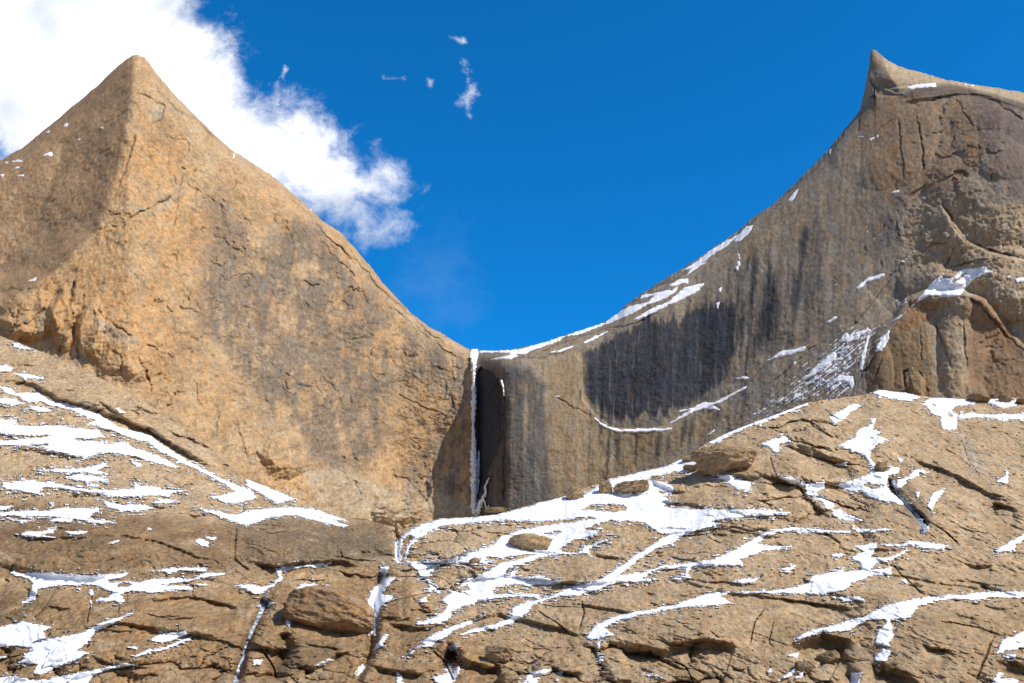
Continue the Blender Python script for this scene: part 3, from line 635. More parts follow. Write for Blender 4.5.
colf = paint(colf, sstep(-30, 60, 330 - Uf + 30 * wf) * sstep(470, 560, Vf), np.array([.30, .19, .10]), .35)
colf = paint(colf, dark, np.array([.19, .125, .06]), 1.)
colf = paint(colf, .4 * crk1 + .15 * crk2, np.array([.09, .06, .035]), 1.)
colf = paint(colf, sstep(.05, .4, fbm(X / 9, Yg / 5, 4, .6, seed=96)), np.array([.30, .20, .10]), .5)
colf = paint(colf, sstep(.1, .4, fbm(X / 12, Yg / 3, 4, .6, seed=97)), np.array([.5, .37, .23]), .45)

ext = np.array([2, 5, 10, 20, 40, 80, 140, 220, 320])
bc = []
for i, e in enumerate(ext):
    b = cof[-1].copy(); b[:, 1] += e; b[:, 0] *= 1 + e / 260; b[:, 2] -= np.minimum(.9 * e ** .9, 60 + .0 * e) ; bc.append(b)
allf = np.concatenate([cof, np.array(bc)], 0); colfa = np.concatenate([colf, np.repeat(colf[-1:], len(ext), 0)], 0)
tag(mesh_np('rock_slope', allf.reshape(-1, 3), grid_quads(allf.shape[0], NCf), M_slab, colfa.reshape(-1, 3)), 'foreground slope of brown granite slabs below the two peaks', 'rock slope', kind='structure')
# level ground out to the horizon, gently rolling
n = 90; rad = np.concatenate([[0.01], np.geomspace(3, 12000, n)]); th = np.linspace(0, 2 * np.pi, 97)
gx = rad[:, None] * np.cos(th)[None]; gy = rad[:, None] * np.sin(th)[None]
gz = .25 * fbm(gx / 30, gy / 30, 3, seed=99) * np.clip(rad / 30, 0, 1)[:, None] - .0
gcol = np.zeros(gx.shape + (3,)) + np.array([.3, .22, .14])
tag(mesh_np('ground', np.stack([gx, gy, gz - .05], -1).reshape(-1, 3), grid_quads(len(rad), 97)[:, ::-1], M_slab, gcol.reshape(-1, 3)), 'stony valley ground in front of the slabs', 'ground', kind='structure')

# ================================================================== SNOW
exec_list = []
I1 = [(45, 335), (60, 318), (85, 295), (150, 258), (230, 238), (370, 230), (500, 208), (640, 170), (725, 145), (735, 165), (790, 150), (857, 102), (917, 77), (1012, 52), (1132, 27), (1202, -10), (1262, -10),
      (1252, 27), (1212, 52), (1162, 47), (1072, 67), (1052, 80), (1132, 92), (1157, 107), (1152, 132), (1112, 144), (1162, 172), (1092, 184), (1174, 195), (1344, 200), (1504, 198), (1624, 212), (1484, 225),
      (1364, 235), (1304, 245), (1344, 260), (1264, 280), (1204, 295), (1154, 330), (1084, 355), (1024, 392), (990, 420), (940, 465), (895, 480), (855, 482), (890, 465), (950, 420), (1024, 370), (1110, 315),
      (1140, 300), (1090, 285), (1040, 250), (960, 240), (900, 243), (850, 255), (780, 290), (860, 280), (850, 300), (760, 320), (710, 350), (715, 370), (780, 375), (800, 350), (880, 320), (910, 312),
      (850, 340), (820, 355), (820, 375), (700, 377), (650, 380), (600, 400), (530, 420), (490, 440), (480, 460), (500, 466), (520, 434), (545, 425), (525, 450), (522, 470), (620, 465), (660, 475), (715, 485), (700, 495),
      (600, 500), (500, 515), (430, 520), (440, 540), (520, 535), (620, 540), (630, 552), (540, 545), (430, 555), (330, 580), (270, 605), (265, 630), (240, 650), (140, 662), (128, 655), (190, 635), (240, 605),
      (255, 580), (232, 557), (290, 520), (338, 472), (355, 480), (400, 450), (440, 430), (480, 405), (400, 415), (330, 412), (210, 412), (105, 415), (60, 412), (105, 406), (210, 403), (300, 385), (430, 345),
      (470, 310), (540, 280), (640, 265), (750, 250), (800, 240), (700, 240), (600, 245), (500, 240), (370, 248), (250, 262), (180, 285), (130, 320), (100, 350), (90, 395), (82, 395), (90, 350), (120, 310),
      (100, 300), (75, 320), (65, 360), (68, 410), (50, 415), (45, 370)]
G1 = [(430, 250), (520, 240), (600, 210), (700, 203), (800, 188), (900, 145), (980, 95), (1024, 72), (1092, 61), (1212, 62), (1262, 69), (1352, 72), (1347, 80), (1250, 79), (1112, 73), (1060, 76), (1012, 92),
      (982, 122), (1042, 133), (1117, 133), (1100, 142), (1012, 150), (950, 172), (912, 185), (925, 212), (840, 210), (760, 208), (722, 213), (700, 240), (715, 262), (660, 270), (640, 263), (690, 250),
      (695, 222), (612, 220), (560, 235), (520, 262), (575, 271), (420, 277), (400, 287), (340, 308), (260, 330), (190, 332), (130, 350), (80, 370), (60, 400), (20, 425), (0, 440), (-60, 460), (-140, 475),
      (-222, 492), (-150, 463), (-64, 445), (0, 415), (0, 378), (60, 358), (150, 335), (190, 315), (260, 290), (330, 275), (360, 262)]
# name-less survey: (label, [polygons], [holes])
SN = [
 ('broad branching snowfield spreading below the frozen waterfall across the middle slabs', [('I', I1), ('G', G1)],
  [('I', [(400, 400), (410, 385), (470, 392), (560, 378), (610, 378), (540, 400), (460, 412)]), ('I', [(625, 295), (700, 283), (710, 290), (650, 300)]), ('I', [(790, 200), (830, 178), (950, 178), (980, 200), (930, 210), (860, 205)]),
   ('I', [(690, 240), (830, 228), (850, 238), (760, 245)]), ('I', [(345, 405), (385, 395), (382, 410), (352, 418)]), ('I', [(285, 515), (330, 500), (340, 515), (300, 530)]), ('I', [(430, 518), (480, 500), (560, 498), (590, 505), (500, 520)]),
   ('I', [(1100, 120), (1150, 125), (1130, 135), (1095, 132)])]),
 ('long diagonal snow strip tucked under the undercut edge of the left ridge', [('A', [(0, 175), (40, 180), (60, 200), (150, 200), (200, 232), (270, 243), (340, 262), (400, 290), (470, 332), (540, 355), (600, 368), (650, 408), (720, 452), (800, 498), (880, 540), (950, 570), (1005, 590), (1012, 603),
   (1030, 622), (985, 630), (950, 642), (900, 640), (850, 615), (900, 606), (945, 600), (900, 565), (820, 522), (740, 485), (690, 458), (640, 432), (590, 398), (520, 378), (450, 352), (420, 345), (380, 332), (350, 325), (380, 312), (330, 288), (280, 267), (200, 250), (160, 232), (110, 237), (80, 217), (20, 197)])], []),
 ('short tapering snow tongue at the lower tip of the left ridge', [('A', [(980, 540), (1024, 555), (1110, 595), (1184, 625), (1110, 640), (1060, 615), (1024, 592), (985, 572)])], []),
 ('large flat snow patch with ragged fingers high on the left slabs', [('A', [(-40, 305), (70, 308), (60, 325), (130, 335), (250, 330), (330, 345), (390, 350), (420, 375), (370, 385), (290, 380), (310, 390), (400, 395), (440, 405), (500, 395), (530, 420), (560, 425), (600, 440), (640, 455), (705, 492), (690, 498), (600, 475), (540, 455),
   (470, 440), (400, 440), (340, 465), (250, 440), (200, 430), (150, 415), (80, 410), (-40, 412), (-40, 395), (40, 390), (100, 382), (180, 378), (200, 370), (60, 370), (-40, 355)])], [('A', [(115, 405), (190, 403), (195, 415), (130, 415)])]),
 ('long wavy snow band below the ragged patch on the left slabs', [('A', [(10, 560), (60, 555), (130, 550), (230, 565), (330, 583), (430, 590), (535, 583), (540, 558), (570, 575), (610, 572), (650, 588), (745, 590), (690, 602), (660, 612), (560, 612), (430, 614), (390, 602), (300, 590), (240, 582), (170, 577), (155, 605), (100, 597), (40, 587), (10, 578)])], []),
 ('hook-shaped snow strip above the dark rounded slab at far left', [('g', [(-20, 512.5), (45, 511), (60, 508), (102, 509), (92, 513.5), (88, 518), (113, 522), (100, 523.5), (85, 521), (65, 518), (45, 516.5), (22, 516), (-20, 516)])], []),
 ('curved snow crescent over the top of the striped rounded dome', [('g', [(198, 509), (220, 512), (235, 516), (246, 511), (270, 508), (292, 507), (320, 511), (348, 521), (330, 519.5), (296, 515.5), (272, 516.5), (258, 522), (246, 526), (232, 521)])], []),
 ('irregular snow patch with three prongs between dark slab and lower left slab', [('E', [(40, 240), (65, 226), (90, 240), (140, 235), (240, 243), (380, 250), (450, 245), (512, 240), (500, 255), (470, 262), (430, 270), (440, 280), (500, 275), (520, 275), (550, 280), (600, 265), (680, 262), (780, 262), (810, 240), (902, 240), (890, 250), (800, 262), (750, 275), (640, 287), (750, 293), (775, 308), (700, 307),
   (600, 320), (520, 312), (480, 325), (497, 352), (480, 362), (460, 350), (430, 357), (388, 350), (400, 340), (430, 340), (440, 325), (470, 318), (440, 312), (380, 290), (330, 285), (310, 292), (230, 290), (150, 307), (140, 345), (90, 367), (83, 358), (115, 345), (125, 305), (130, 280), (110, 262), (60, 250)])], [('E', [(465, 293), (488, 275), (532, 285), (500, 298)])]),
 ('thin snow sliver on top of the three-pronged patch at left', [('E', [(610, 232), (690, 220), (832, 221), (824, 236), (740, 230), (680, 238)])], []),
 ('broad snow tongue climbing right across the lower left slab', [('E', [(-40, 462), (40, 450), (90, 434), (208, 456), (175, 475), (182, 500), (130, 520), (220, 500), (330, 480), (400, 440), (530, 400), (480, 430), (380, 475), (350, 520), (310, 548), (355, 560), (300, 592), (240, 612), (160, 648), (130, 642), (150, 605), (75, 600), (110, 560), (125, 540), (100, 535), (60, 530), (-40, 542)])], []),
 ('snow strip along the bottom left corner of the slope', [('E', [(-40, 660), (60, 653), (130, 665), (200, 663), (300, 643), (380, 628), (500, 600), (540, 608), (450, 622), (370, 650), (345, 690), (300, 720), (-40, 720)])], []),
 ('small wedge of snow alone on the lower left slab', [('E', [(598, 510), (640, 483), (745, 471), (747, 488), (650, 521)])], []),
 ('thin snow thread curving right of the lone wedge at lower left', [('E', [(533, 573), (590, 546), (640, 543), (765, 494), (763, 506), (660, 547), (600, 558), (545, 578)])], []),
 ('forked snow wisp on the dark slab near the left edge', [('E', [(80, 85), (110, 75), (170, 75), (228, 55), (212, 77), (160, 90), (222, 99), (150, 97), (90, 93)])], []),
 ('small flat snow sliver beside the forked wisp on the dark slab', [('E', [(262, 75), (300, 73), (353, 74), (310, 89), (280, 85)])], []),
 ('snow scrap under the crest of the striped dome at its left end', [('E', [(783, 110), (800, 104), (837, 115), (832, 136), (790, 126)]), ('E', [(825, 97), (864, 97), (856, 111), (838, 108)])], []),
 ('spindly snow branch below the ragged patch at upper left', [('A', [(150, 512), (220, 503), (300, 503), (360, 498), (412, 478), (427, 490), (392, 510), (432, 526), (380, 524), (300, 517), (230, 517)])], []),
 ('narrow tapered snow strip under the spindly branch at left', [('A', [(273, 536), (310, 523), (400, 538), (433, 553), (350, 555), (290, 547)])], []),
 ('shallow V of snow under the long wavy band at left', [('A', [(412, 628), (440, 638), (500, 648), (560, 643), (615, 660), (560, 672), (490, 670), (430, 657)])], []),
 ('small oval snow patch right of the shallow V at left', [('A', [(608, 636), (660, 625), (708, 629), (680, 642), (620, 644)])], []),
 ('two-pointed snow scrap near the left edge just below the ridge lip', [('A', [(-30, 222), (40, 218), (105, 245), (60, 248), (-30, 240)]), ('A', [(100, 262), (150, 253), (204, 268), (180, 277)])], []),
 ('snow scraps on top of the left ridge by the picture edge', [('A', [(-30, 92), (30, 90), (54, 100), (40, 114), (-30, 117)]), ('A', [(50, 121), (110, 126), (176, 138), (172, 148), (100, 140)]), ('A', [(45, -2), (80, 8), (122, 25), (80, 30), (60, 14)])], []),
 ('snow ribbon stepping down beside the left frozen gully', [('F', [(-95, 288), (-24, 288), (30, 295), (70, 285), (90, 255), (78, 230), (100, 216), (200, 206), (294, 199), (282, 212), (180, 217), (112, 230), (97, 242), (108, 262), (60, 297), (20, 322), (-10, 326), (-30, 310)])], []),
 ('slim snow bar on the slab above the overhanging boulder', [('F', [(153, 301), (200, 283), (288, 288), (272, 302), (180, 305)])], []),
 ('tiny snow wedge left of the overhanging boulder', [('F', [(13, 366), (40, 353), (73, 357), (47, 374), (18, 383)])], []),
 ('jagged snow filling the central gully between two brown domes', [('F', [(495, 213), (532, 214), (515, 258), (558, 261), (530, 287), (500, 325), (548, 330), (540, 347), (500, 370), (490, 392), (482, 430), (475, 488), (460, 484), (459, 420), (448, 385), (449, 350), (463, 330), (458, 315), (490, 290), (500, 265)])], []),
 ('small leaning snow streak at the lower end of the central gully', [('F', [(468, 550), (508, 490), (527, 486), (502, 532)])], []),
 ('snow triangle hanging from the left end of the middle snowfield', [('I', [(98, 413), (222, 419), (172, 464), (148, 467), (128, 440)]), ('I', [(163, 473), (222, 505), (207, 522), (175, 522), (185, 505)])], []),
 ('thin snow blade on the brown slab beneath the middle snowfield', [('F', [(658, 516), (720, 478), (800, 448), (905, 416), (860, 441), (790, 472), (740, 507), (700, 532), (650, 536), (600, 582), (640, 540), (676, 526)])], []),
 ('broken snow pocket in the dark cleft at lower centre', [('F', [(703, 656), (768, 645), (758, 598), (778, 610), (792, 640), (810, 608), (817, 627), (802, 662), (780, 684), (720, 678)]), ('F', [(768, 535), (800, 523), (812, 562), (780, 552)])], []),
 ('ribbon of snow hooking round the top of the big undercut slab', [('G', [(293, 500), (330, 453), (400, 418), (480, 398), (560, 386), (650, 368), (720, 343), (800, 318), (872, 317), (830, 335), (860, 350), (882, 363), (800, 369), (700, 376), (600, 391), (500, 413), (420, 432), (370, 460), (407, 489), (350, 502), (320, 507)]),
   ('G', [(333, 515), (357, 510), (347, 548)]), ('G', [(345, 573), (372, 580), (350, 599)])], []),
 ('snow scraps at the bottom edge left of the big undercut slab', [('G', [(35, 700), (60, 648), (130, 623), (154, 630), (110, 657), (92, 700)]), ('G', [(518, 644), (560, 644), (594, 657), (540, 657)])], []),
 ('star-shaped snow patch with a tall arm on the right-hand slabs', [('H', [(-120, 316), (0, 313), (90, 303), (160, 280), (175, 253), (280, 233), (312, 208), (292, 238), (370, 230), (375, 205), (328, 180), (380, 155), (343, 130), (432, 123), (430, 145), (405, 180), (480, 180), (563, 143), (545, 160), (490, 190), (430, 200), (405, 230), (493, 219), (492, 245), (420, 250), (330, 282), (320, 302), (220, 327), (100, 321), (0, 321), (-120, 319)])], []),
 ('long snow band with a drip running down the lower right slab', [('H', [(103, 504), (160, 473), (270, 448), (400, 408), (450, 378), (520, 358), (600, 343), (720, 330), (760, 329), (880, 316), (1060, 316), (1060, 338), (880, 339), (840, 350), (770, 343), (660, 352), (600, 372), (570, 416), (490, 432), (497, 470), (502, 490), (480, 532), (428, 522), (438, 475), (473, 440), (470, 423), (400, 427), (320, 472), (250, 477), (220, 471), (180, 487), (120, 507)]),
   ('H', [(423, 577), (460, 543), (493, 555), (470, 592), (430, 592)])], []),
 ('thin snow line above the star-shaped patch at right', [('H', [(453, 127), (540, 126), (560, 111), (640, 119), (724, 130), (700, 145), (620, 141), (590, 129), (470, 135)]), ('H', [(348, 64), (480, 66), (490, 70), (370, 76)])], []),
 ('small snow flake shapes left of the star-shaped patch', [('H', [(253, 166), (312, 162), (282, 178)]), ('H', [(43, 221), (108, 213), (80, 239)]), ('G', [(878, 276), (920, 264), (988, 261), (960, 281), (920, 285)]), ('H', [(263, 341), (350, 337), (383, 350), (320, 352)])], []),
 ('snow wedge at the right picture edge on the middle slabs', [('H', [(903, 151), (970, 113), (1060, 65), (1060, 95), (990, 126), (986, 152), (920, 159)])], []),
 ('snow wedge above the undercut block in the lower right corner', [('H', [(913, 562), (935, 508), (1060, 462), (1060, 530), (960, 552)]), ('H', [(938, 573), (992, 562), (987, 579), (950, 582)]), ('H', [(893, 700), (920, 633), (937, 645), (927, 665), (992, 669), (1000, 700)])], []),
 ('flat snow apron at the foot of the right wall beside the standing slab', [('D', [(413, 191), (440, 180), (500, 198), (550, 198), (604, 218), (560, 232), (470, 217), (425, 205)])], []),
 ('funnel-shaped snow patch draining from the foot of the right wall', [('D', [(618, 246), (650, 220), (760, 220), (834, 235), (820, 247), (760, 247), (730, 267), (757, 290), (752, 347), (700, 347), (688, 310), (690, 292), (650, 283), (638, 257)])], [('D', [(712, 280), (738, 285), (742, 303), (722, 300)])]),
 ('level snow ribbon near the right edge under the wall', [('D', [(758, 291), (810, 280), (900, 289), (1060, 282), (1060, 303), (950, 308), (880, 301), (820, 297), (770, 300)])], []),
 ('snow strip between the dark boulders at the right wall foot', [('D', [(873, 226), (910, 218), (930, 234), (994, 228), (987, 252), (930, 258), (890, 242)])], []),
 ('narrow slanting snow bar high on the right slabs', [('D', [(248, 299), (300, 268), (345, 241), (372, 249), (332, 276), (302, 307), (260, 320)])], []),
 ('spiky snow patch narrowing to a thread on the right slabs', [('D', [(278, 411), (350, 378), (360, 350), (410, 328), (413, 303), (432, 303), (417, 348), (449, 354), (432, 374), (484, 385), (440, 402), (412, 430), (407, 460), (432, 488), (432, 520), (410, 522), (413, 490), (385, 452), (340, 432)])], []),
 ('snow sheet pooling left of the dark ice gully on the right slabs', [('D', [(263, 566), (330, 553), (400, 528), (430, 513), (480, 515), (490, 498), (524, 498), (522, 520), (482, 532), (472, 570), (492, 600), (555, 642), (520, 642), (450, 632), (400, 612), (370, 592), (330, 597), (300, 582)])], [('D', [(368, 571), (400, 559), (463, 575), (430, 587)])]),
 ('hooked snow scrap on the knob beside the dark ice gully', [('D', [(513, 577), (518, 550), (560, 534), (588, 507), (578, 502), (644, 514), (622, 521), (603, 516), (603, 532), (560, 547), (532, 583)])], []),
 ('narrow snow leaf right of the dark ice gully', [('D', [(638, 652), (658, 600), (704, 583), (692, 610), (667, 640), (655, 674)])], []),
 ('small thorn of snow near the right edge', [('D', [(912, 556), (950, 530), (953, 513), (960, 513), (958, 565)])], []),
 ('snow chain running down the slab below the long undercut block', [('D', [(43, 536), (90, 538), (150, 563), (222, 558), (228, 580), (192, 600), (262, 640), (268, 655), (240, 668), (213, 635), (153, 602), (148, 577), (90, 562)]), ('J', [(768, 290), (800, 283), (886, 322), (830, 320), (780, 312)])], []),
 ('small snow patch on top of the rough crag at the saddle of the slabs', [('D', [(-30, 400), (0, 393), (70, 368), (88, 390), (42, 405), (46, 437), (30, 440), (0, 412), (-20, 408)])], []),
 ('snow scraps lying on the slab below the rough crag', [('J', [(288, 155), (350, 138), (380, 154), (444, 169), (434, 202), (390, 197), (370, 182), (330, 157)])], []),
 ('thin snow rim along the crest of the slabs left of the right wall', [('C', [(780, 402), (830, 372), (900, 342), (960, 317), (1024, 300), (1074, 277), (1186, 236), (1180, 250), (1090, 283), (1024, 312), (960, 330), (900, 355), (850, 382), (800, 404)]), ('C', [(818, 405), (858, 414), (830, 427)])], []),
]
SMALLF = [('A', [(463, 261), (480, 262), (498, 281), (480, 280)]), ('A', [(527, 474), (568, 485), (562, 497), (530, 484)]), ('A', [(-20, 650), (54, 654), (0, 670)]), ('E', [(30, 25), (135, 28), (90, 38)]), ('E', [(212, 24), (262, 18), (272, 36), (215, 37)]),
          ('E', [(428, 124), (492, 101), (452, 124)]), ('E', [(588, 60), (606, 58), (602, 68)]), ('E', [(506, 538), (553, 533), (547, 546)]), ('E', [(752, 282), (838, 284), (800, 292)]), ('E', [(-10, 573), (22, 576), (0, 586)]), ('E', [(355, 310), (374, 306), (374, 330), (360, 332)]), ('E', [(356, 348), (368, 348), (364, 372)]),
          ('F', [(208, 386), (240, 368), (280, 361), (230, 390)]), ('F', [(123, 410), (152, 400), (142, 420), (134, 458), (123, 450)]), ('F', [(393, 642), (425, 606), (438, 618), (400, 658)]), ('F', [(232, 611), (290, 583), (308, 589), (262, 613)]), ('F', [(-10, 588), (28, 588), (15, 607), (-10, 607)]),
          ('F', [(638, 351), (680, 338), (687, 355), (650, 359)]), ('F', [(562, 638), (588, 650), (582, 672), (610, 690), (562, 690)]), ('H', [(78, 571), (122, 558), (117, 580)]), ('H', [(38, 672), (112, 618), (92, 652)]), ('H', [(328, 690), (333, 638), (378, 638), (362, 690)]), ('H', [(103, 662), (152, 626), (132, 657)]),
          ('H', [(-5, 630), (20, 623), (5, 648)]), ('H', [(428, 620), (452, 630), (440, 642)]), ('H', [(528, 268), (552, 263), (552, 282)]), ('D', [(268, 484), (318, 476), (312, 492)]), ('D', [(518, 453), (538, 470), (525, 477)]), ('F', [(148, 343), (165, 340), (162, 358), (150, 357)]),
          ('G', [(173, 640), (205, 636), (200, 650)]), ('G', [(170, 668), (185, 664), (183, 680)]), ('A', [(345, 565), (392, 570), (390, 578), (350, 572)]), ('A', [(175, 600), (200, 598), (198, 610)]), ('D', [(255, 670), (290, 664), (296, 680), (262, 682)]), ('F', [(150, 4), (260, 16), (364, 50), (350, 57), (250, 34), (180, 16)]),
          ('D', [(440, 485), (462, 487), (455, 497)]), ('D', [(590, 600), (605, 595), (600, 625)])]
def sdmap(U, V, polys, holes, m=8.):
    out = np.full(U.shape, -m, np.float32)
    for fr, p in polys: out = np.maximum(out, psd(U, V, T(fr, *p), m))
    for fr, p in holes: out = np.minimum(out, -psd(U, V, T(fr, *p), m))
    return out
Qf = grid_quads(NRf, NCf)
edge_n = fbm(Uf / 4, Vf / 1.6, 3, .6, seed=101); edge_n2 = fbm(Uf / 14, Vf / 3, 2, .6, seed=103)
snow_bump = fbm(X / 2.2, Yg / 2.2, 3, .5, seed=102)
def snow_on(U, V, sd, base, low, name, label, group, mat, fn, thick, kind=None):
    keep = sd > -3.0
    if keep.sum() < 6: return
    lift = fn(sd, keep)
    Ys = (low - lift)
    r = sub_mesh(at(U, V, Ys).reshape(-1, 3), grid_quads(*U.shape), keep.ravel())
    if r is None: return
    o = mesh_np(name, r[0], r[1], mat)
    tag(o, label, 'snow patch' if kind is None else 'snow', group, kind)
def f_fore(sd, keep):
    s = sd + 1.0 * edge_n + .9 * edge_n2
    return np.clip(s * .75, -2.2, .75) * 1.0 + .30 + .15 * snow_bump - .0
smoothfine = .75 * fineY
edge_h = fbm(Uf / 3.5, Vf / 1.0, 4, .75, seed=104)
covered = np.full(Uf.shape, -9., np.float32)
def crop_run(U, V, sd):
    rr = np.nonzero((sd > -4).any(1))[0]; cc = np.nonzero((sd > -4).any(0))[0]
    return (slice(rr[0], rr[-1] + 1), slice(cc[0], cc[-1] + 1)) if len(rr) and len(cc) else None
def flood(mask, seed):
    f = np.zeros_like(mask); f[seed] = True; n0 = 0
    while True:
        for _ in range(12):
            g = f.copy(); g[1:] |= f[:-1]; g[:-1] |= f[1:]; g[:, 1:] |= f[:, :-1]; g[:, :-1] |= f[:, 1:]; f = g & mask
        n1 = int(f.sum())
        if n1 == n0: return f
        n0 = n1
allsd = np.full(Uf.shape, -8., np.float32)
left_f = np.full(Uf.shape, -8., np.float32); left_w = np.full(Uw.shape, -8., np.float32)
def largest(s, lim, k, left):
    m = s > lim; best = None
    rest = m.copy(); tries = 0
    while rest.any() and tries < 8:
        i = np.unravel_index(np.argmax(np.where(rest, s, -99)), s.shape); f = flood(rest, i); rest &= ~f; tries += 1
        if best is None or f.sum() > best.sum(): best = f
    left[k] = np.maximum(left[k], np.where(m & ~best, s, -8)); return best
def build_snow(label, sd, kind=None):
    np.maximum(allsd, sd, out=allsd)
    k = crop_run(Uf, Vf, sd)
    if k is None: return
    s = sd[k] + (1.2 * edge_n + 1.1 * edge_n2 + 1.6 * edge_h)[k]
    lift = np.clip(s * .7, -2.4, .45) + .30 + .08 * snow_bump[k]
    Ys = (Yb + lowY + smoothfine)[k] - lift
    sub = at(Uf[k], Vf[k], Ys); q = grid_quads(*sub.shape[:2])
    keep = (s > -2.2)
    if not kind: keep = largest(s, -2.2, k, left_f)
    r = sub_mesh(sub.reshape(-1, 3), q, keep.ravel())
    if r is None: return
    o = mesh_np('snow' if kind else 'snow_patch', r[0], r[1], M_snow)
    if kind: tag(o, label, 'snow', None, 'stuff')
    else: tag(o, label, 'snow patch', 'snow patches lying on the foreground slabs')
for lab, polys, holes in SN: build_snow(lab, sdmap(Uf, Vf, polys, holes))
spk = fbm(Uf / 9, Vf / 1.5, 4, .75, seed=106)
spz = np.clip(psd(Uf, Vf, T('g', (-60, 395), (40, 395), (240, 480), (330, 515), (200, 530), (-60, 530)), 30), -30, 6) * .016
spz2 = np.clip(psd(Uf, Vf, T('g', (420, 500), (700, 460), (800, 500), (760, 560), (560, 620), (420, 620)), 30), -30, 6) * .012
fr_ = (spk - .165 + .028 * np.clip(allsd, -8, 0) + np.where(allsd < -7.9, -.12, 0) + np.maximum(np.maximum(spz, 0), np.maximum(spz2, 0))) * 9
left_f = np.maximum(left_f, np.where(allsd > 1.5, -8, np.clip(fr_, -8, 1.5) - .9 * edge_h - 1.2 * edge_n).astype(np.float32))
build_snow('scattered small snow scraps on the foreground slabs', np.maximum(sdmap(Uf, Vf, SMALLF, []), left_f), 'stuff')

# ---- snow on the walls
WS = [
 ('bright snow ledge sweeping over the brow of the right buttress', [('K', [(560, 430), (630, 348), (655, 318), (708, 277), (692, 305), (740, 300), (770, 268), (872, 253), (895, 275), (830, 300), (800, 332), (770, 367), (720, 377), (640, 370), (590, 402), (520, 467), (498, 470)])], [('K', [(735, 315), (800, 272), (790, 288), (745, 320)])]),
 ('slanting snow slab at the foot of the right wall, above the slabs', [('D', [(118, 160), (200, 88), (262, 33), (278, 45), (270, 68), (230, 97), (180, 132)]), ('K', [(278, 557), (315, 518), (330, 538), (400, 498), (413, 508), (340, 552), (310, 557)])], []),
 ('rounded snow curl beside the dusted slab at the right wall foot', [('D', [(248, 157), (288, 128), (340, 133), (345, 160), (335, 190), (320, 160), (300, 155)])], []),
 ('narrow snow fang in the crack left of the buttress', [('K', [(428, 592), (450, 540), (492, 503), (477, 560), (450, 592)]), ('K', [(362, 667), (393, 540), (407, 528), (378, 667)])], []),
 ('flat snow dash low on the streaked right wall', [('K', [(-5, 632), (60, 588), (100, 588), (160, 568), (140, 592), (80, 610), (20, 624)])], []),
 ('slim snow dash high on the streaked right wall', [('K', [(348, 342), (400, 298), (467, 281), (464, 294), (400, 317), (365, 345)])], []),
 ('small snow dash between the two longer ones on the right wall', [('K', [(233, 477), (270, 450), (281, 457), (247, 480)]), ('K', [(525, 242), (592, 190), (542, 238)])], []),
 ('curved snow line under the black-stained scoop of the wall', [('C', [(328, 298), (380, 332), (430, 346), (520, 343), (638, 340), (632, 350), (520, 357), (420, 357), (358, 332)])], []),
 ('forked snow streak rising right from the scoop of the wall', [('C', [(628, 322), (680, 288), (740, 248), (770, 237), (810, 238), (870, 208), (942, 168), (932, 184), (832, 242), (802, 250), (843, 270), (770, 263), (730, 271), (660, 310), (635, 325)]), ('C', [(662, 273), (722, 259), (724, 265), (666, 277)])], []),
 ('snow along the saddle crest right of the waterfall top', [('L', [(-10, 590), (60, 578), (130, 548), (210, 533), (190, 552), (100, 582), (50, 602), (-10, 608)]), ('L', [(215, 531), (330, 488), (388, 478), (330, 502), (260, 527)])], []),
 ('long snow wedge under the skyline shelf of the right ridge', [('L', [(366, 487), (420, 438), (470, 413), (540, 398), (570, 370), (513, 382), (518, 369), (580, 358), (640, 348), (664, 333), (652, 357), (600, 387), (540, 408), (480, 443), (420, 468), (380, 486)])], []),
 ('second snow streak below the wedge under the right ridge', [('L', [(476, 472), (560, 420), (620, 398), (690, 338), (774, 320), (744, 352), (690, 382), (620, 412), (560, 442), (500, 468)]), ('L', [(627, 332), (660, 308), (703, 303), (706, 326), (684, 321), (650, 333)])], []),
 ('broken snow line following the right ridge skyline', [('L', [(676, 272), (740, 232), (790, 192), (860, 148), (904, 128), (862, 172), (800, 208), (770, 233), (700, 268)]), ('L', [(888, 157), (908, 123), (938, 93), (965, 90), (948, 122), (910, 153)])], []),
 ('snow squiggle below the ridge skyline of the right mountain', [('L', [(697, 292), (728, 248), (774, 238), (722, 272)]), ('L', [(903, 188), (917, 225), (902, 273), (893, 262), (908, 225)])], []),
 ('thin white snow ledge under the horned summit', [('M', [(556, 217), (590, 205), (674, 200), (674, 214), (600, 220), (570, 225)])], []),
 ('lone snow fleck on the dark left shoulder of the left peak', [('N', [(162, 492), (205, 473), (214, 492), (190, 489)])], []),
]
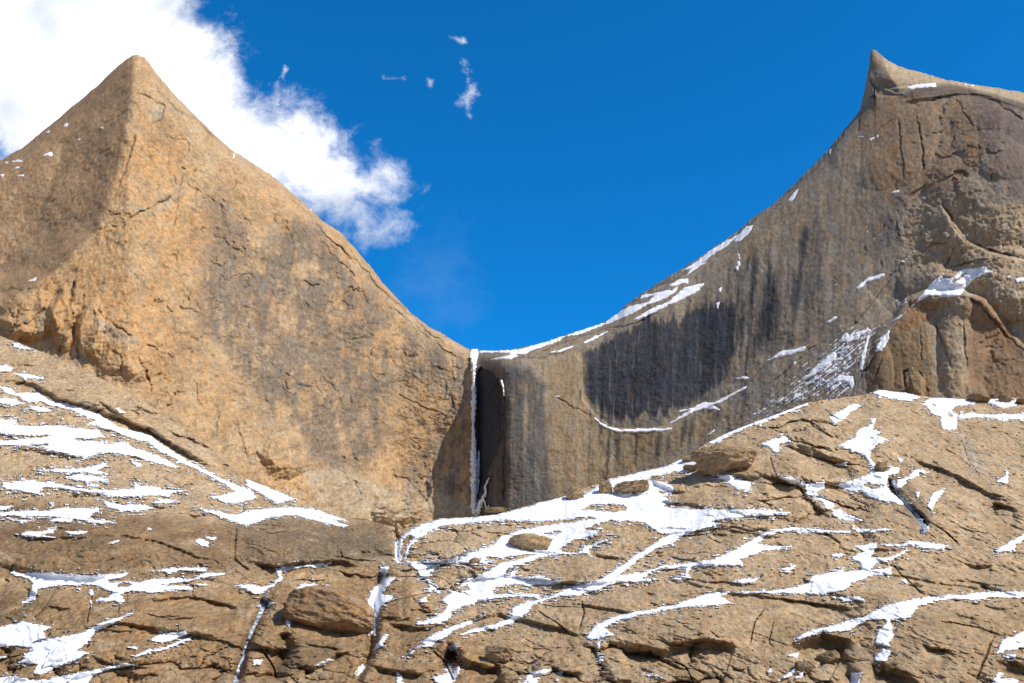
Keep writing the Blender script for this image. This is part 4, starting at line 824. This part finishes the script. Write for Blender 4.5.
SMALLW = [('N', [(236, 372), (272, 361), (272, 375)]), ('N', [(42, 542), (75, 534), (78, 543)]), ('N', [(295, 430), (322, 421), (322, 430)]), ('N', [(50, 512), (75, 506), (98, 514), (60, 517)]), ('N', [(932, 484), (940, 484), (938, 500), (933, 500)]), ('O', [(103, 436), (147, 417), (142, 433)]), ('P', [(213, 133), (228, 150), (220, 152)]),
          ('K', [(985, 302), (1060, 293), (1060, 312), (995, 319)]), ('K', [(955, 290), (968, 292), (962, 306)]), ('M', [(788, 206), (832, 206), (820, 212)]), ('M', [(402, 427), (442, 406), (442, 416), (410, 432)]), ('M', [(352, 416), (387, 411), (385, 418)]), ('M', [(240, 470), (256, 465), (250, 485)]), ('M', [(485, 636), (527, 628), (520, 640), (490, 642)]),
          ('M', [(600, 660), (632, 655), (628, 664)]), ('L', [(148, 598), (262, 568), (200, 594)]), ('L', [(278, 562), (330, 533), (386, 512), (320, 551)]), ('L', [(820, 345), (838, 338), (832, 358)]), ('L', [(815, 400), (832, 395), (822, 430)]), ('C', [(880, 143), (930, 134), (960, 140), (930, 145)]), ('B', [(890, 31), (1024, 29), (1024, 36), (895, 39)]),
          ('B', [(925, 68), (1024, 45), (1050, 48), (1024, 62), (960, 66)]), ('M', [(80, 670), (110, 630), (125, 620), (100, 672)]), ('N', [(180, 395), (200, 390), (196, 400)]), ('O', [(60, 10), (100, 5), (90, 14)]), ('N', [(400, 378), (414, 374), (412, 384)]), ('N', [(20, 518), (34, 515), (32, 524)]), ('N', [(0, 566), (18, 566), (10, 574)]),
          ('C', [(770, 372), (790, 360), (812, 345), (800, 362)]), ('C', [(165, 213), (190, 212), (185, 219)]), ('K', [(95, 640), (112, 636), (104, 648)]), ('A', [(0, 0), (0, 0), (0, 0)])]
ewn = fbm(Uw / 5, Vw / 3, 3, .6, seed=111)
Yws = Yw
def build_wsnow(label, sd, kind=None, push=1.5):
    k = crop_run(Uw, Vw, sd)
    if k is None: return
    s = sd[k] + 1.5 * ewn[k]
    Ys = Yw[k] - np.clip(s * push * .5, -1.5, .6)
    keep = s > -1.3
    if not kind: keep = largest(s, -1.3, k, left_w)
    sub = at(Uw[k], Vw[k], Ys); r = sub_mesh(sub.reshape(-1, 3), grid_quads(*sub.shape[:2]), keep.ravel())
    if r is None: return
    o = mesh_np('snow' if kind else 'snow_patch', r[0], r[1], M_wsnow)
    if kind: tag(o, label, 'snow', None, 'stuff')
    else: tag(o, label, 'snow patch', 'snow ledges on the mountain walls')
for lab, polys, holes in WS: build_wsnow(lab, sdmap(Uw, Vw, polys, holes))
build_wsnow('small snow flecks caught on the mountain walls', np.maximum(sdmap(Uw, Vw, SMALLW[:-1], []), left_w), 'stuff')
# wind-blown dusting, slanting up to the right at the foot of the right wall
dz1 = psd(Uw, Vw, T('D', (-90, 300), (0, 228), (100, 140), (200, 40), (260, -20), (340, -60), (430, -80), (470, -80), (400, 30), (345, 130), (345, 200), (280, 242), (160, 240), (60, 275), (-60, 330)), 30)
dz2 = psd(Uw, Vw, T('K', (330, 560), (480, 420), (600, 330), (640, 320), (520, 470), (430, 600)), 30)
dz3 = psd(Uw, Vw, T('K', (250, 300), (400, 90), (640, 60), (620, 200), (560, 330), (420, 470), (250, 560)), 40)
ca, sa = math.cos(R(38)), math.sin(R(38))
al = (Uw * ca - Vw * sa); ac = (Uw * sa + Vw * ca)
dn = fbm(al / 20, ac / 1.15, 4, .7, seed=121)
thr = np.where(dz1 > -2, .20 - .016 * np.clip(dz1, 0, 14), np.where(dz2 > -2, .2, np.where(dz3 > -2, .37, 9.)))
dust = (dn - thr) * 7
build_wsnow('fine wind-blown snow dusting the foot of the right wall', np.where(thr < 5, np.clip(dust, -6, 2.5), -6).astype(np.float32), 'stuff', .8)

# ================================================================== BOULDERS
import mathutils
def ico(n):
    import bmesh
    bm = bmesh.new(); bmesh.ops.create_icosphere(bm, subdivisions=n, radius=1); v = np.array([x.co[:] for x in bm.verts]); f = np.array([[y.index for y in x.verts] for x in bm.faces]); bm.free(); return v, f
ICO = ico(6); ICO3 = ico(2)
def depth_at(Ug, Vg, Yg_, u, v):
    c = int(np.argmin(np.abs(Ug[0] - u))); r = int(np.argmin(np.abs(Vg[:, c] - v))); return float(Yg_[r, c])
def boulder(label, u, v, w, h, seed, wall=False, box=.5, tilt=0, deepk=.8, flat=0, dk=0., col=(.36, .25, .145), taper=0., name='boulder', group=None):
    """u, v: survey point of its middle; w, h: apparent size in survey pixels"""
    Ug, Vg, YY = (Uw, Vw, Yw) if wall else (Uf, Vf, Yf)
    Yd = depth_at(Ug, Vg, YY, u, v + h * .38) + dk
    px = Yd / F * 1.06
    p, f = ICO
    p = p.copy(); rs2 = np.random.RandomState(seed)
    e = 1 - .5 * box
    q = np.sign(p) * np.abs(p) ** e
    q /= np.maximum(np.abs(q).max(), 1e-6)
    for j in range(9 if box < .45 else 20):                                          # broken planes
        nn = rs2.normal(size=3); nn /= np.linalg.norm(nn); o = rs2.uniform(.62, .88) + (.08 if box < .45 else 0)
        dd = q @ nn - o; q = q - np.clip(dd, 0, None)[:, None] * nn * .9
    q[:, 0] *= 1 - taper * (q[:, 2] + 1) / 2
    nn = fbm(q[:, 0] * 1.3 + seed, q[:, 2] * 1.5 + q[:, 1], 3, seed=seed); n2 = fbm(q[:, 0] * 5 + q[:, 1] * 3, q[:, 2] * 6 + seed, 3, .6, seed=seed + 3)
    rr = ridged(q[:, 0] * 2.2 + q[:, 1], q[:, 2] * 3 + q[:, 1] * 1.3, 3, seed=seed + 1)
    n3_ = fbm(q[:, 0] * 16 + q[:, 1] * 7, q[:, 2] * 18 + q[:, 1] * 5, 4, .65, seed=seed + 7)
    kr = 1.8 if box >= .6 else 1.; q = q * (1 + .13 * nn + .06 * kr * n2 + .05 * kr * kr * rr + .022 * kr * n3_)[:, None]
    sx, sz = w * px / 2, h * px / 2
    q = q * np.array([sx, max(sx, sz) * deepk, sz])
    ti = R(tilt); x = q[:, 0] * math.cos(ti) - q[:, 2] * math.sin(ti); z = q[:, 0] * math.sin(ti) + q[:, 2] * math.cos(ti)
    q = np.stack([x, q[:, 1], z], 1)
    cc = np.zeros((len(q), 3)) + np.array(col)
    m = sstep(-.2, .4, nn + .6 * n2)[:, None]; cc = cc * (1 - m * .35) + np.array([.22, .14, .075]) * m * .35
    o = mesh_np(name, q, f, M_slab if not wall else M_right, cc, smooth=True)
    b = at(np.array(float(u)), np.array(float(v)), np.array(Yd)); o.location = (float(b[0]), float(b[1]), float(b[2]))
    tag(o, label, 'boulder' if name == 'boulder' else 'rock', group)
    return o
boulder('big rounded overhanging boulder with a dark hollow beneath, between the two lower gullies', 331, 614, 86, 46, 5, box=.12, tilt=-14, deepk=.9, dk=1.5, col=(.33, .21, .115))
boulder('low oval boulder ringed by snow in the middle snowfield', 532, 543, 44, 17, 12, box=.35, deepk=.55)
boulder('squat square rock on the snow rim, leftmost of the row', 575, 494, 18, 14, 6, box=.7)
boulder('cubic rock in the snow rim row, touching the long block', 606, 488, 15, 15, 7, box=.85)
boulder('long low block at the right of the snow rim row', 632, 489, 38, 13, 8, box=.6, tilt=4)
boulder('large rough crag of broken rock at the saddle of the slabs', 727, 461, 62, 33, 9, box=.6, tilt=6, dk=2, deepk=.6)
boulder('small flat rock just left of the rough crag', 690, 459, 15, 8, 10, box=.5)
boulder('low stone in the snow under the rough crag', 693, 468, 20, 6, 11, box=.4)
boulder('upright stone at the head of the narrow snow gully', 399, 531, 8, 14, 12, box=.7, col=(.4, .3, .19))
boulder('pale upright slab leaning against the foot of the right wall', 917, 386, 25, 42, 13, wall=True, box=.55, deepk=.45, col=(.36, .25, .13), taper=.45, name='leaning_slab')
boulder('rounded brown boulder at the foot of the right wall, left of two', 979, 398, 21, 9, 14, box=.3, col=(.24, .16, .09))
boulder('smaller brown boulder at the foot of the right wall by the snow strip', 1005, 399, 12, 9, 15, box=.3, col=(.26, .17, .1))
boulder('brown boulder half cut by the right picture edge at the wall foot', 1023, 401, 12, 7, 16, box=.3, col=(.26, .17, .1))
boulder('angular brown block beside the snow thread on the right slabs', 881, 467, 14, 12, 17, box=.7, col=(.3, .2, .12))
boulder('little stone in the snow at the left end of the middle snowfield', 475, 561, 11, 6, 18, box=.4)
boulder('rust brown rock above the three-pronged snow patch at far left', 27, 570, 17, 9, 19, box=.4, col=(.3, .16, .07))
boulder('blocky rock beside the dark cleft at lower centre', 499, 655, 27, 18, 20, box=.6)
boulder('broken block in the hollow under the lower right slab', 828, 658, 22, 13, 21, box=.6, tilt=15, col=(.28, .2, .12))
boulder('tilted broken block at the hollow mouth under the lower right slab', 803, 667, 18, 12, 22, box=.6, tilt=-20, col=(.26, .19, .12))
boulder('low rock at the bottom edge right of the dark cleft', 508, 678, 20, 12, 23, box=.5)
boulder('grassy-brown low rock at the foot of the frozen waterfall', 496, 511, 22, 6, 24, box=.3, col=(.26, .19, .09))
# loose stones
sp, sf = ICO3; vs = []; fs = []; cs = []; nv = 0
for i in range(900):
    u = rs.uniform(-30, 1050); v = interp(u, CREST) + 2 + rs.rand() ** 1.3 * (690 - interp(u, CREST))
    c = int(np.argmin(np.abs(uf - u))); r = int(np.argmin(np.abs(Vf[:, c] - v)))
    P0 = cof[r, c]; s = rs.uniform(.08, .26) * (1 + 1.2 * (rs.rand() < .06))
    q = sp * (1 + .25 * rs.normal(size=(len(sp), 1))) * np.array([rs.uniform(.8, 1.5), 1, rs.uniform(.5, .9)]) * s
    vs.append(q + P0); fs.append(sf + nv); nv += len(q); cs.append(np.zeros((len(q), 3)) + np.array([.33, .23, .13]) * rs.uniform(.6, 1.15))
tag(mesh_np('loose_stones', np.concatenate(vs), np.concatenate(fs), M_slab, np.concatenate(cs), smooth=False), 'loose small stones scattered over the slabs', 'stones', kind='stuff')

# ================================================================== FROZEN WATERFALL
def ribbon(name, pts, widths, mat, parent=None, wall=True, seed=0, bulge=1.0, off=1.0, n=90, m=15):
    """an uneven ice ribbon frozen onto the rock along a survey line"""
    P = np.array(pts, float); seg = np.concatenate([[0], np.cumsum(np.hypot(*np.diff(P, axis=0).T))]); L = seg[-1]
    s = np.linspace(0, L, n); cu = np.interp(s, seg, P[:, 0]); cv = np.interp(s, seg, P[:, 1]); w = np.interp(s, seg, widths)
    tu = np.gradient(cu); tv = np.gradient(cv); ln = np.hypot(tu, tv); nu, nv_ = -tv / ln, tu / ln
    wl = w * (1 + 1.1 * fbm(s / 3, s * 0 + seed, 4, .8, seed=seed)); wr = w * (1 + 1.1 * fbm(s / 3, s * 0 + 9 + seed, 4, .8, seed=seed + 1))
    a = np.linspace(-1, 1, m)
    off_ = np.where(a[None] < 0, wl[:, None], wr[:, None]) * a[None] / 2
    U_ = cu[:, None] + nu[:, None] * off_; V_ = cv[:, None] + nv_[:, None] * off_
    Ug, Vg, YY = (Uw, Vw, Yw) if wall else (Uf, Vf, Yf)
    Ys = np.array([depth_at(Ug, Vg, YY, x, y) for x, y in zip(cu, cv)])
    ks = np.hanning(9); ks /= ks.sum(); Ys = np.convolve(np.pad(Ys, 4, mode='edge'), ks, 'valid')
    Yr = Ys[:, None] - off - bulge * np.sqrt(np.clip(1 - a[None] ** 2, 0, 1)) * (1 + .9 * fbm(U_ / 1.5, V_ / 3, 4, .7, seed=seed + 5)) + 3.0 * bulge * (np.abs(a[None]) > .93)
    return mesh_np(name, at(U_, V_, Yr).reshape(-1, 3), grid_quads(n, m), mat, parent=parent)
wf_o = bpy.data.objects.new('frozen_waterfall', None); C.objects.link(wf_o)
tag(wf_o, 'tall thin frozen waterfall of white ice hanging from the notch between the peaks', 'waterfall')
ribbon('ice_cap', [(474.5, 349), (474.5, 356), (473.5, 366)], [9, 9, 5], M_wsnow, wf_o, seed=2, bulge=2, off=2, n=40)
ribbon('ice_column', [(474, 362), (473.5, 380), (474, 400), (473.2, 425), (473.8, 445), (474, 470), (473.5, 490), (474, 514)], [6, 3.2, 6, 3, 5, 7.5, 6.5, 5], M_ice, wf_o, seed=4, bulge=2.6, off=4.5, n=260, m=17)
ribbon('ice_column', [(479, 450), (478, 470), (477, 490), (477, 512)], [1.2, 3.6, 4, 2], M_ice, wf_o, seed=14, bulge=1.2, off=2, n=120)
ribbon('ice_branch', [(489, 478), (485.5, 486), (485.8, 493), (482, 500), (479, 508), (475, 516)], [1.5, 2.4, 3, 4.5, 6, 7], M_ice, wf_o, seed=6, bulge=1.6, off=4, n=120)
ribbon('ice_branch', [(483, 497), (485, 503), (487, 510), (489, 505)], [1, 2, 2, .8], M_ice, wf_o, seed=8, bulge=1.0, off=4, n=60)
ribbon('ice_branch', [(501, 380), (503, 386), (504, 396)], [2.5, 1.8, .5], M_ice, wf_o, seed=9, bulge=.8, off=6, n=40)
def stream(label, pts, w, seed):
    o = ribbon('frozen_stream', pts, w, M_gully, None, False, seed, .35, .9, 160, 13)
    tag(o, label, 'frozen stream', 'frozen trickles in the slab gullies')
stream('grey blue frozen stream in the gully right of the lower left slab', [(267, 596), (262, 610), (256, 622), (250, 636), (245, 652), (240, 668), (234, 690)], [5, 5, 4, 5, 6, 8, 10], 31)
stream('frozen trickle at the bottom of the central gully', [(377, 612), (376, 624), (375, 636)], [4, 4, 2], 32)
stream('short frozen trickle in the notch below the upright stone', [(396, 540), (398, 550), (399, 561)], [4, 4, 5], 33)
stream('dark ice in the slanting gully on the right slabs', [(893, 480), (898, 494), (908, 506), (918, 519), (924, 531), (930, 526)], [3, 4, 6, 8, 7, 2], 34)

# ================================================================== CLOUDS
def cloud_mat(name, thr, sc, dens=1.):
    m, nt, ns, lk = new_mat(name)
    out = nd(ns, 'ShaderNodeOutputMaterial'); mix = nd(ns, 'ShaderNodeMixShader'); tr = nd(ns, 'ShaderNodeBsdfTransparent'); df = nd(ns, 'ShaderNodeBsdfDiffuse'); tl = nd(ns, 'ShaderNodeBsdfTranslucent')
    df.inputs[0].default_value = (.97, .975, 1.0, 1); tl.inputs[0].default_value = (.95, .97, 1, 1)
    ad = nd(ns, 'ShaderNodeMixShader'); ad.inputs[0].default_value = .0; lk.new(df.outputs[0], ad.inputs[1]); lk.new(tl.outputs[0], ad.inputs[2])
    tc = nd(ns, 'ShaderNodeTexCoord')
    n0 = nd(ns, 'ShaderNodeTexNoise', Scale=.004 * sc, Detail=4., Roughness=.6); lk.new(tc.outputs['Object'], n0.inputs['Vector'])
    wv = nd(ns, 'ShaderNodeVectorMath', operation='MULTIPLY_ADD'); wv.inputs[1].default_value = (150, 150, 150); lk.new(n0.outputs['Color'], wv.inputs[0]); lk.new(tc.outputs['Object'], wv.inputs[2])
    n1 = nd(ns, 'ShaderNodeTexNoise', Scale=.0055 * sc, Detail=12., Roughness=.66); lk.new(wv.outputs[0], n1.inputs['Vector'])
    at_ = nd(ns, 'ShaderNodeVertexColor', layer_name='Col'); sx = nd(ns, 'ShaderNodeSeparateColor'); lk.new(at_.outputs[0], sx.inputs[0])
    # density = smooth(attr + (noise-.5)*k)
    a = nd(ns, 'ShaderNodeMath', operation='MULTIPLY_ADD'); a.inputs[1].default_value = 3.0; lk.new(n1.outputs[0], a.inputs[0]); lk.new(sx.outputs[0], a.inputs[2])
    r = nd(ns, 'ShaderNodeMapRange', interpolation_type='SMOOTHSTEP'); r.inputs[1].default_value = .95 + thr; r.inputs[2].default_value = 2.2 + thr; r.inputs[4].default_value = dens; lk.new(a.outputs[0], r.inputs[0])
    lk.new(r.outputs[0], mix.inputs[0]); lk.new(tr.outputs[0], mix.inputs[1]); lk.new(ad.outputs[0], mix.inputs[2]); lk.new(mix.outputs[0], out.inputs[0])
    n5 = nd(ns, 'ShaderNodeTexNoise', Scale=.0021 * sc, Detail=7., Roughness=.55); lk.new(wv.outputs[0], n5.inputs['Vector'])
    c5 = nd(ns, 'ShaderNodeValToRGB'); c5.color_ramp.elements[0].position = .38; c5.color_ramp.elements[0].color = (.60, .64, .70, 1); c5.color_ramp.elements[1].position = .56; c5.color_ramp.elements[1].color = (.96, .96, .97, 1)  # noise-driven grey shading painted into the cloud colour
    lk.new(n5.outputs[0], c5.inputs[0]); lk.new(c5.outputs[0], df.inputs[0])
    cx = nd(ns, 'ShaderNodeCombineXYZ'); cx.inputs[0].default_value = .45; cx.inputs[1].default_value = -.55; cx.inputs[2].default_value = .7; lk.new(cx.outputs[0], df.inputs['Normal'])
    return m
def cloud(name, label, poly, mat, Yc, feather, step=2.0, amp=1.):
    P = T('g', *poly); x0, y0 = P.min(0) - feather; x1, y1 = P.max(0) + feather
    a = np.arange(x0, x1, step); b = np.arange(y0, y1, step); U_, V_ = np.meshgrid(a, b)
    sd = poly_sd(U_, V_, P)
    den = np.clip(sd / feather, -1, 3.2) * amp * (1 - (.45 * sstep(290, 400, U_) if step > 1 else 0)) - (.25 * sstep(270, 380, U_) if step > 1 else 0)
    nb = fbm(U_ / 60, V_ / 45, 4, .55, seed=131)
    Yy = Yc - 2 * nb
    r = sub_mesh(at(U_, V_, Yy).reshape(-1, 3), grid_quads(*U_.shape), (sd > -feather * .95).ravel())
    o = mesh_np(name, r[0], r[1], mat, np.repeat(den.reshape(-1, 1)[r[2]], 3, 1))
    tag(o, label, 'cloud'); return o
MC = cloud_mat('cloud_white', 0, 1.); MC2 = cloud_mat('cloud_wisp', .35, 2.6, .5)
cloud('cloud', 'big bright white cloud bank drifting behind the left peak', [(-110, -90), (130, -90), (175, -10), (195, 10), (215, 30), (232, 55), (240, 85), (262, 102), (290, 112), (330, 128), (365, 148), (398, 165), (408, 190), (398, 212), (385, 218), (368, 236), (352, 222),
      (335, 228), (250, 190), (150, 170), (20, 190), (-10, 140), (-60, 170), (-110, 160)], MC, 3000, 34, 2.0, .8)
cloud('cloud', 'small vertical wisp of cloud in the blue sky above the notch', [(462, 58), (468, 60), (472, 80), (478, 92), (470, 118), (462, 108), (455, 104), (464, 88)], MC2, 3000, 10, .6, 1.)
MC3 = cloud_mat('cloud_veil', .1, .7, .055)
cloud('cloud', 'faint pale veil of haze low in the sky by the left slope', [(390, 235), (440, 230), (480, 270), (470, 330), (430, 330), (400, 290)], MC3, 3100, 40, 2.0, .9)
cloud('cloud', 'tiny streak of cloud above the vertical wisp', [(448, 36), (466, 38), (468, 44), (460, 44)], MC2, 3000, 4, .5, .8)
cloud('cloud', 'tiny slanting wisp of cloud beside the big cloud bank', [(284, 66), (289, 68), (284, 80), (279, 77)], MC2, 3000, 4, .5, .9)
cloud('cloud', 'faint flat wisp of cloud left of the vertical wisp', [(383, 77), (405, 76), (405, 80), (384, 81)], MC2, 3000, 4, .5, .7)
cloud('cloud', 'faint speck of cloud next to the vertical wisp', [(427, 78), (433, 80), (432, 87), (428, 86)], MC2, 3000, 4, .5, .7)

# ================================================================== LIGHT AND SKY
SUN_AZ = R(58)      # to the right of straight-behind the camera
SUN_EL = R(46)
sd_ = mathutils.Vector((math.sin(SUN_AZ) * math.cos(SUN_EL), -math.cos(SUN_AZ) * math.cos(SUN_EL), math.sin(SUN_EL)))
ld = bpy.data.lights.new('sun', 'SUN'); ld.energy = 5.0; ld.angle = R(.5); ld.color = (1, .95, .87)
lo = bpy.data.objects.new('sun', ld); C.objects.link(lo); lo.rotation_euler = sd_.to_track_quat('Z', 'Y').to_euler()
w = bpy.data.worlds.new('World'); bpy.context.scene.world = w; w.use_nodes = True
nt = w.node_tree; ns = nt.nodes; lk = nt.links; bg = ns['Background']
sky = ns.new('ShaderNodeTexSky'); sky.sky_type = 'NISHITA'; sky.sun_disc = False; sky.sun_elevation = SUN_EL
sky.sun_rotation = math.atan2(sd_.x, sd_.y); sky.altitude = 4700; sky.air_density = 1.0; sky.dust_density = .3; sky.ozone_density = 2.5
hs = ns.new('ShaderNodeHueSaturation'); hs.inputs['Saturation'].default_value = 1.05; hs.inputs['Value'].default_value = 1
lk.new(sky.outputs[0], hs.inputs['Color']); mxs = ns.new('ShaderNodeMix'); mxs.data_type = 'RGBA'; mxs.blend_type = 'MULTIPLY'; mxs.inputs[0].default_value = 1; mxs.inputs[7].default_value = (.15, 1.45, 1.95, 1)
tcw = ns.new('ShaderNodeTexCoord'); dt = ns.new('ShaderNodeVectorMath'); dt.operation = 'DOT_PRODUCT'; dt.inputs[1].default_value = (0, .87, .49); lk.new(tcw.outputs['Generated'], dt.inputs[0])
mr = ns.new('ShaderNodeMapRange'); mr.interpolation_type = 'SMOOTHSTEP'; mr.inputs[1].default_value = .35; mr.inputs[2].default_value = .82; lk.new(dt.outputs['Value'], mr.inputs[0])
tm = ns.new('ShaderNodeMix'); tm.data_type = 'RGBA'; tm.inputs[6].default_value = (1.1, 1.1, 1.1, 1); tm.inputs[7].default_value = (.08, 1.32, 1.92, 1); lk.new(mr.outputs[0], tm.inputs[0]); lk.new(tm.outputs[2], mxs.inputs[7])
lk.new(hs.outputs[0], mxs.inputs[6]); lk.new(mxs.outputs[2], bg.inputs[0]); bg.inputs[1].default_value = .14
sc_ = bpy.context.scene
sc_.view_settings.view_transform = 'Standard'; sc_.view_settings.look = 'None'; sc_.view_settings.exposure = 0
sc_.cycles.transparent_max_bounces = 16
